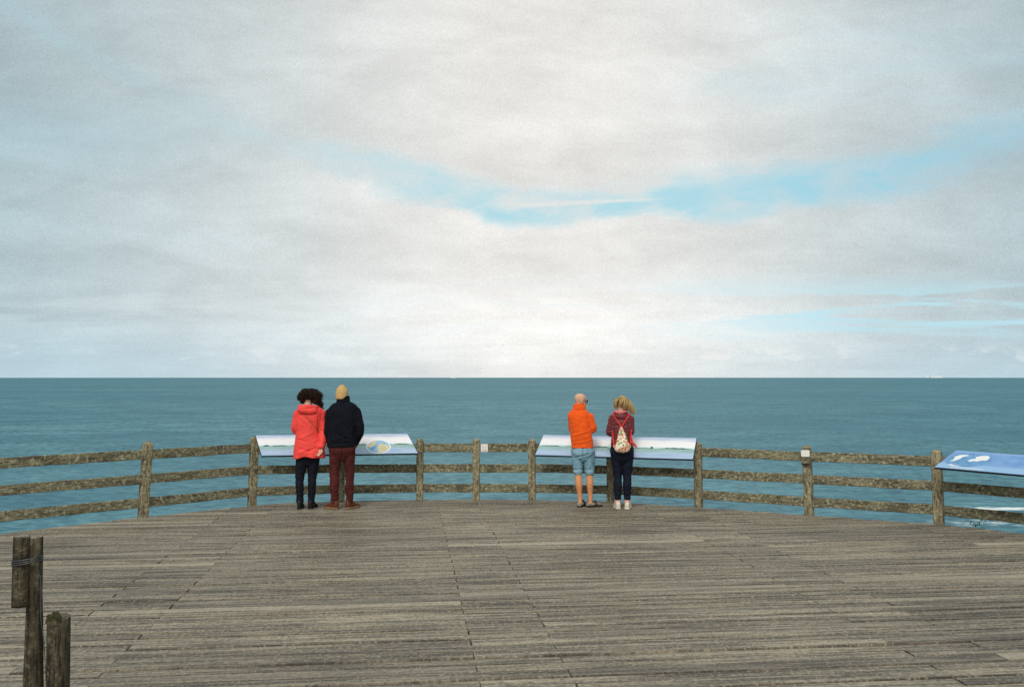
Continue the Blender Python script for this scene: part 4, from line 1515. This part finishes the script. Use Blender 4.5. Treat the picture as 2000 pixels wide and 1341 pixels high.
# ---------- person with the drawstring bag
def blond_person():
    P = person_at(1215.0, 992.8, 'person with windblown blond hair, maroon quilted jacket and navy leggings, head bowed')
    J = dict(neck=(-.015, .01, 1.39), shL=(-.125, .01, 1.315), elL=(-.172, .02, 1.095), wrL=(-.07, .24, 1.10), shR=(.12, .01, 1.31), elR=(.125, .03, 1.10), wrR=(.03, .24, 1.10),
             hipL=(-.08, .01, .80), hipR=(.082, .01, .80), knL=(-.060, .02, .455), knR=(.075, .02, .455), anL=(-.062, .015, .085), anR=(.076, .015, .085))
    fy = {'L': R(-8), 'R': R(8)}
    hands = {'L': ((.5, .7, .1), (.5, -.3, .6), 1, .5), 'R': ((-.5, .7, .1), (-.5, -.3, .6), -1, .5)}
    bd, T = body(P, J, M['skin_fair'], ((-.005, .085, 1.50), R(8), R(-40), .95), hands, fy, limb=.92)
    bm = bmesh.new()
    loft(bm, [(.885, .003, .01, .160, .118), (.92, .002, .01, .160, .118), (1.00, -.002, .01, .152, .112), (1.10, -.004, .01, .148, .108), (1.20, -.005, .01, .152, .108), (1.28, -.006, .008, .162, .104), (1.335, -.007, .005, .152, .094),
              (1.38, -.012, .005, .105, .08), (1.405, -.016, .008, .085, .072)], 40, 4, 2.3)
    sleeves(bm, J, 'L', [.060, .060, .056, .052, .046])
    sleeves(bm, J, 'R', [.060, .058, .056, .052, .046])
    ball(bm, (-.012, -.070, 1.335), (.095, .04, .048), None, 20, 14)
    ja = obj('jacket', bm, M['maroon'], P, True)

    def fold(c, n):
        q = c.z + 0.045 * crease(c, 3.5, 3.5, 3.0, 2) + 0.10 * abs(c.x)
        a = 0.0032 * (abs(math.sin(q * math.pi / 0.050)) - 0.5) * (1.0 if c.z < 1.30 else .4)
        a += 0.0075 * crease(c, 6, 6, 20, 5)
        if c.y < 0.02:
            a -= .012 * ridge(c, -.115, 1.27, -.118, 1.02, .010) + .010 * ridge(c, .10, 1.27, .108, 1.05, .010)
        if c.y < 0 and 1.27 < c.z < 1.34:
            a -= .010 * ridge(c, -.07, 1.285, .05, 1.285, .012)
        return a
    remesh(ja, 0.0058, 10, 0.5, fold)
    bv = bvh_of(ja)
    # pink lining of the hood
    bm = bmesh.new()
    tube(bm, [(-.105, .03, 1.425), (-.092, -.050, 1.405), (-.02, -.088, 1.392), (.058, -.052, 1.405), (.078, .03, 1.42)], [.014, .018, .022, .018, .014], 12, 4, (1.0, .75))
    obj('hood_lining', bm, M['pink'], ja, True)
    # leggings
    bm = bmesh.new()
    loft(bm, [(.64, .004, .01, .06, .06), (.71, .004, .005, .142, .105), (.79, .003, .0, .168, .126), (.85, .002, .0, .171, .128), (.92, .002, .005, .152, .11)], 32, 4, 2.1)
    for S, r in (('L', [.088, .077, .060, .060, .050, .046]), ('R', [.090, .079, .062, .061, .051, .047])):
        pts = trouser_leg(bm, J, S, r)
        pts[-1] = Vector((pts[-1][0], pts[-1][1], .135))
        tube(bm, pts, r, 20, 4)
    tr = obj('leggings', bm, M['legging'], P, True)
    remesh(tr, 0.0065, 4, 0.5, lambda c, n: 0.005 * crease(c, 7, 7, 13, 9) - (.012 * math.exp(-((c.x - .003) / .012) ** 2) if c.z > .68 and c.y < 0 else 0))
    for S in 'LR':
        a = J['an' + S]
        bm = bmesh.new()
        tube(bm, [(a[0], a[1], .145), (a[0], a[1], .11), (a[0], a[1] + .005, .07)], [.041, .040, .041], 16, 3)
        obj('sock', bm, M['sock'], P, True)
        sh = shoe('sneaker', (a[0], a[1]), fy[S], .245, .094, .100, M['sneaker'], M['white_sole'], P, .028, .08)
    # hair
    bm = bmesh.new()
    r = random.Random(5)
    cen = Vector((-.008, .07, 1.525))
    ball(bm, cen, (.082, .108, .095), None, 22, 16)
    ball(bm, (.055, .035, 1.485), (.062, .075, .082), Matrix.Rotation(.55, 4, 'Y'), 18, 12)
    crown = Vector((.0, .045, 1.618))
    for k in range(1100):
        # strands leave the crown and part round the bowed head, most of them blown to the right
        a = r.uniform(-1.0, 1.0)                 # -1 left .. +1 right
        dep = r.uniform(-.11, .06)
        st = crown + Vector((a * .045 + r.uniform(-.012, .012), dep * .5 + .02, r.uniform(-.02, .012) - .018 * abs(a)))
        if a < -.25:
            ex = -.095 + r.uniform(-.022, .03)
            ez = r.uniform(1.44, 1.53)
        elif a < .15:
            ex = r.uniform(-.06, .10)
            ez = 1.455 + r.uniform(-.015, .05) - .25 * max(0, ex)
        else:
            t = r.random() ** .8
            ex = .075 + .105 * t + r.uniform(-.02, .02)
            ez = 1.47 - .10 * t + r.uniform(-.035, .045)
        en = Vector((ex, .02 + dep, ez))
        mid = st.lerp(en, .5) + Vector(((.022 if a > -.25 else -.022), -.050 if dep < 0 else .03, .010 + .022 * max(0, a)))
        pts = catmull([tuple(st), tuple(mid), tuple(en)], 4)
        w = r.uniform(-.006, .006)
        pts = [Vector(p) + Vector((w, 0, w)) * math.sin(q * 1.3 + k) for q, p in enumerate(pts)]
        rad = r.uniform(.0018, .0040)
        tube(bm, pts, [rad * (1 - .72 * q / (len(pts) - 1)) for q in range(len(pts))], 5, 1, mi=0 if r.random() < .62 else 1)
    for k in range(60):      # loose wisps
        st = Vector((.125 + r.uniform(-.03, .04), r.uniform(-.05, .06), 1.42 + r.uniform(-.05, .05)))
        e = Vector((1, r.uniform(-.3, .3), r.uniform(-.9, .1))).normalized()
        L = r.uniform(.03, .075)
        pts = [st + e * (L * q / 5) + Vector((0, 0, .008 * math.sin(q + k))) for q in range(6)]
        tube(bm, pts, [.0016 * (1 - .7 * q / 5) for q in range(6)], 4, 1, mi=1)
    obj('hair', bm, [M['hair_blond'], M['hair_blond_light']], P, True)

    # drawstring bag on the back
    bag = empty('drawstring_bag', P.location, P.rotation_euler.z, 'cream flower print drawstring bag with red cords worn on the back', 'bag')

    def ysurf(x, z, d=0.0):
        h = bv.ray_cast(Vector((x, -1, z)), Vector((0, 1, 0)))
        return (h[0].y if h[0] else -.10) - d
    bm = bmesh.new()
    loft(bm, [(1.196, -.006, -.128, .010, .008), (1.180, -.006, -.130, .016, .014), (1.13, -.004, -.138, .034, .024), (1.06, .002, -.146, .058, .036), (.98, .006, -.154, .084, .050), (.92, .008, -.158, .106, .058), (.875, .007, -.158, .113, .056), (.84, .006, -.152, .095, .045), (.818, .005, -.145, .05, .025)], 40, 4)
    for sx in (-1, 1):
        ball(bm, (.007 + sx * .108, -.145, .905), (.022, .02, .022), None, 12, 8)
    bb = obj('bag_sack', bm, M['floral'], bag, True)

    def bf(c, n):
        ang = math.atan2(c.y + .15, c.x)
        k = float(np.interp(c.z, [.82, .95, 1.1, 1.2], [.1, .35, 1.0, .8]))
        return 0.0045 * k * math.sin(ang * 11 + c.z * 6) + 0.004 * noise.noise(Vector((c.x * 18, c.y * 18, c.z * 12)))
    remesh(bb, 0.0045, 3, 0.5, bf)
    for pts in ([(-.006, -.140, 1.185), (-.055, None, 1.262), (-.115, None, 1.345), (-.125, -.02, 1.385), (-.12, .07, 1.33), (-.125, .125, 1.2), (-.135, .10, 1.13), (-.138, -.04, 1.13), (-.128, None, 1.05), (-.112, -.150, .93)],
                [(-.002, -.140, 1.185), (.045, None, 1.262), (.098, None, 1.345), (.115, -.02, 1.38), (.11, .07, 1.33), (.12, .125, 1.2), (.135, .10, 1.14), (.140, -.04, 1.14), (.130, None, 1.06), (.120, -.150, .93)]):
        pp = [Vector((x, ysurf(x, z, .007) if y is None else y, z)) for x, y, z in pts]
        bm = bmesh.new()
        tube(bm, pp, [.0085] * len(pp), 8, 4)
        obj('cord', bm, M['red_cord'], bag, True)
    bm = bmesh.new()
    for k in range(4):
        dx = .012 * k
        pts = [(.125, -.15, .955 + .01 * k), (.145 + dx, -.155, .98 - .01 * k), (.160 + dx * 1.2, -.15, .95 - .012 * k), (.178 + dx * .8, -.145, .915 - .01 * k)]
        tube(bm, pts, [.006, .007, .006, .004], 7, 4)
    tube(bm, [(.133, -.11, 1.07), (.15, -.13, 1.0), (.168, -.14, .93), (.195, -.14, .935)], [.006, .006, .007, .005], 7, 4)
    obj('tassel', bm, M['red_cord'], bag, True)


red_coat_person()
navy_person()
orange_person()
blond_person()


# ------------------------------------------------------------------ sky
SUN_EL, SUN_AZ = R(46), R(195)       # azimuth clockwise from +Y (behind the camera, a little to the left)
w = bpy.data.worlds.new('World')
SC.world = w
w.use_nodes = True
nt = NT(w.node_tree)
bg = w.node_tree.nodes['Background']
sky = nt.new('ShaderNodeTexSky')
sky.sky_type = 'NISHITA'
sky.sun_disc = False
sky.sun_elevation = SUN_EL
sky.sun_rotation = SUN_AZ
sky.air_density = 1.0
sky.dust_density = 1.0
sky.ozone_density = 1.0
tc = nt.new('ShaderNodeTexCoord').outputs['Generated']
D = nt.sep(tc)
x, y, z = D[0], D[1], D[2]
zc = nt.m('MAXIMUM', z, 0.0)
front = nt.ss(y, 0.1, 0.5)
yc = nt.m('MAXIMUM', y, 0.15)
u = nt.m('DIVIDE', x, yc)
v = nt.m('DIVIDE', zc, yc)
den = nt.m('ADD', zc, 0.045)
P3 = nt.comb(nt.m('DIVIDE', x, den), nt.m('DIVIDE', y, den), 0.0)
# cloud deck seen in perspective
n_big = nt.noise(nt.mapv(P3, (0.26, 0.34, 1), (3.1, 1.7, 0), (0, 0, 0.25)), 1.0, 6, 0.55, 0.4)
n_mid = nt.noise(nt.mapv(P3, (0.75, 1.0, 1), (0.4, 7.3, 0), (0, 0, -0.3)), 1.0, 7, 0.6, 0.5)
n_fine = nt.noise(nt.mapv(P3, (2.2, 2.8, 1), (5.0, 2.0, 0)), 1.0, 6, 0.62, 0.3)
n_uv = nt.noise(nt.comb(nt.m('MULTIPLY', u, 3.2), nt.m('MULTIPLY', v, 9.0), 0.5), 1.0, 7, 0.6, 0.5)
n_st = nt.noise(nt.comb(nt.m('MULTIPLY', u, 3.0), nt.m('MULTIPLY', v, 42.0), 2.5), 1.0, 6, 0.6, 0.35)
n_puff = nt.noise(nt.comb(nt.m('MULTIPLY', u, 16.0), nt.m('MULTIPLY', v, 38.0), 4.5), 1.0, 5, 0.6, 0.2)


def gauss(a, c, wd):
    t = nt.m('DIVIDE', nt.m('SUBTRACT', a, c), wd)
    return nt.m('EXPONENT', nt.m('MULTIPLY', nt.m('MULTIPLY', t, t), -1.0))


# the long U-shaped break in the cloud
n_edge = nt.noise(nt.comb(nt.m('MULTIPLY', u, 7.0), nt.m('MULTIPLY', v, 19.0), 1.5), 1.0, 8, 0.62, 0.35)
n_mot = nt.noise(nt.comb(nt.m('MULTIPLY', u, 9.0), nt.m('MULTIPLY', v, 22.0), 8.5), 1.0, 8, 0.62, 0.4)
n_sof = nt.noise(nt.comb(nt.m('MULTIPLY', nt.m('ADD', u, nt.m('MULTIPLY', v, 1.3)), 2.4), nt.m('MULTIPLY', v, 7.5), 3.5), 1.0, 6, 0.55, 0.5)
n_grain = nt.noise(tc, 620.0, 1, 0.5)
du = nt.m('SUBTRACT', u, 0.10)
kq = nt.ss(u, 0.05, 0.15, 0.50, 0.33)
vc = nt.m('ADD', 0.187, nt.m('MULTIPLY', nt.m('MULTIPLY', du, du), kq))
vn = nt.m('ADD', v, nt.m('MULTIPLY', nt.m('SUBTRACT', n_edge, 0.5), 0.085))
dv = nt.m('SUBTRACT', vn, vc)
hw = nt.m('ADD', nt.lin(u, -0.3, 0.35, 0.009, 0.0165), nt.m('MULTIPLY', nt.ss(dv, 0.0, 0.01), 0.009))
g1 = nt.ss(nt.m('DIVIDE', nt.m('ABSOLUTE', dv), hw), 1.9, 0.2)
g1 = nt.m('MULTIPLY', g1, nt.m('MULTIPLY', nt.ss(u, -0.36, 0.04, 0.22, 1.0), nt.ss(u, 0.60, 0.36, 0.45, 1.0)))
gap = nt.m('MULTIPLY', g1, nt.lin(nt.m('ADD', nt.m('MULTIPLY', n_mid, 0.35), nt.m('MULTIPLY', n_mot, 0.65)), 0.40, 0.57, 0.10, 1.0))
# thin contrail through it
ct = nt.m('SUBTRACT', v, nt.m('ADD', 0.186, nt.m('MULTIPLY', nt.m('SUBTRACT', u, 0.0), 0.045)))
ct = nt.m('MULTIPLY', gauss(ct, 0.0, nt.lin(u, -0.02, 0.16, 0.0035, 0.0012)), nt.m('MULTIPLY', nt.ss(u, -0.03, 0.02), nt.ss(u, 0.19, 0.12)))
gap = nt.m('MULTIPLY', gap, nt.m('SUBTRACT', 1.0, nt.m('MULTIPLY', ct, 0.75)))
g2 = nt.m('MULTIPLY', gauss(vn, 0.262, 0.035), nt.ss(u, -0.16, -0.45))
gap = nt.m('ADD', gap, nt.m('MULTIPLY', g2, 0.20))
gen = nt.ss(n_sof, 0.57, 0.74, 0, 0.20)
gap = nt.m('ADD', gap, nt.m('MULTIPLY', gen, nt.ss(v, 0.02, 0.1)))
gap = nt.m('MULTIPLY', gap, nt.lin(front, 0, 1, 0.3, 1.0), clamp=True)

# cloud brightness
K = 8.3
bri = nt.lin(n_mid, 0.3, 0.7, 0.97, 1.03)
bri = nt.m('MULTIPLY', bri, nt.lin(n_mot, 0.3, 0.7, 0.90, 1.07))
bri = nt.m('MULTIPLY', bri, nt.lin(n_sof, 0.3, 0.7, 0.90, 1.07))
bri = nt.m('MULTIPLY', bri, nt.lin(n_grain, 0.25, 0.75, 0.93, 1.07))
bri = nt.m('MULTIPLY', bri, nt.lin(nt.m('MULTIPLY', nt.m('SUBTRACT', n_st, 0.5), nt.ss(v, 0.14, 0.03)), -0.2, 0.2, 0.93, 1.07))
ctr = nt.m('MULTIPLY', gauss(u, 0.03, 0.46), front)
hot = nt.m('MULTIPLY', gauss(u, 0.04, 0.26), gauss(v, 0.052, 0.035))
bri = nt.m('MULTIPLY', bri, nt.m('ADD', nt.lin(ctr, 0, 1, nt.lin(v, 0.02, 0.42, 0.64, 0.54), 1.0), nt.m('MULTIPLY', hot, 0.22)))
warm = nt.mix(nt.lin(ctr, 0, 1), (0.76, 1.02, 1.12), (1.02, 1.005, 0.965))
cc = nt.mix(1.0, warm, nt.comb(bri, bri, bri), 'MULTIPLY')
# pale cyan streaks low down, mostly to the right
g3 = nt.m('MULTIPLY', gauss(v, 0.070, 0.028), nt.ss(n_st, 0.47, 0.58))
g3 = nt.m('MULTIPLY', g3, nt.m('MULTIPLY', nt.ss(u, -0.30, 0.35, 0.15, 0.9), front))
cc = nt.mix(nt.m('MULTIPLY', g3, 1.15, clamp=True), cc, nt.mix(nt.ss(u, 0.1, 0.4), (1.0, 1.10, 1.12), (0.60, 0.95, 1.06)))
# small sunlit cumulus heads low over the horizon
band = nt.m('MULTIPLY', gauss(v, 0.023, 0.010), nt.ss(n_puff, 0.52, 0.64))
cc = nt.mix(nt.m('MULTIPLY', nt.m('MULTIPLY', band, front), 0.55), cc, (1.20, 1.17, 1.12))
# grey-blue veil right at the horizon, away from the bright middle
veil = nt.m('MULTIPLY', nt.ss(v, 0.085, 0.0), nt.m('SUBTRACT', 1.0, nt.m('MULTIPLY', gauss(u, 0.06, 0.34), 0.85)))
cc = nt.mix(nt.m('MULTIPLY', veil, 0.55), cc, (0.60, 0.83, 0.95))
clouds = nt.mix(1.0, cc, (K, K, K), 'MULTIPLY')
# unseen cloud behind the camera, brightened to add soft front light
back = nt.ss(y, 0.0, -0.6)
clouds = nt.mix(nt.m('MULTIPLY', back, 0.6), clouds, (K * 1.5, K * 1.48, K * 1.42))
blue = nt.mix(0.82, nt.mix(1.0, sky.outputs[0], (1.25, 1.25, 1.25), 'MULTIPLY'), nt.mix(nt.ss(u, 0.15, 0.5), (4.4, 7.4, 8.0), (3.2, 6.4, 7.6)))
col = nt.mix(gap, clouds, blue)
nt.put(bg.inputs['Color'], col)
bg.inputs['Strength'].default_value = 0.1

sd = bpy.data.lights.new('sun', 'SUN')
sd.energy = 1.8
sd.angle = R(18)
sd.color = (1.0, 0.955, 0.89)
so = bpy.data.objects.new('sun', sd)
COL.objects.link(so)
dirv = Vector((math.sin(SUN_AZ) * math.cos(SUN_EL), math.cos(SUN_AZ) * math.cos(SUN_EL), math.sin(SUN_EL)))
so.rotation_euler = dirv.to_track_quat('Z', 'Y').to_euler()
so.location = (0, -10, 20)

# ------------------------------------------------------------------ camera
cam = bpy.data.cameras.new('camera')
cam.sensor_width = 36.0
cam.sensor_fit = 'HORIZONTAL'
cam.lens = F * 36.0 / 2000.0
cam.clip_start = 0.1
cam.clip_end = 200000
co = bpy.data.objects.new('camera', cam)
COL.objects.link(co)
co.location = (0, 0, H)
co.rotation_euler = (R(90) + math.atan((HZ - CY) / F), 0, R(0))
co.rotation_mode = 'XYZ'
SC.camera = co

SC.view_settings.view_transform = 'Standard'
SC.view_settings.look = 'None'
SC.view_settings.exposure = 0.0
SC.view_settings.gamma = 1.0
SC.view_settings.use_curve_mapping = False
SC.render.engine = 'CYCLES'
SC.cycles.use_denoising = False
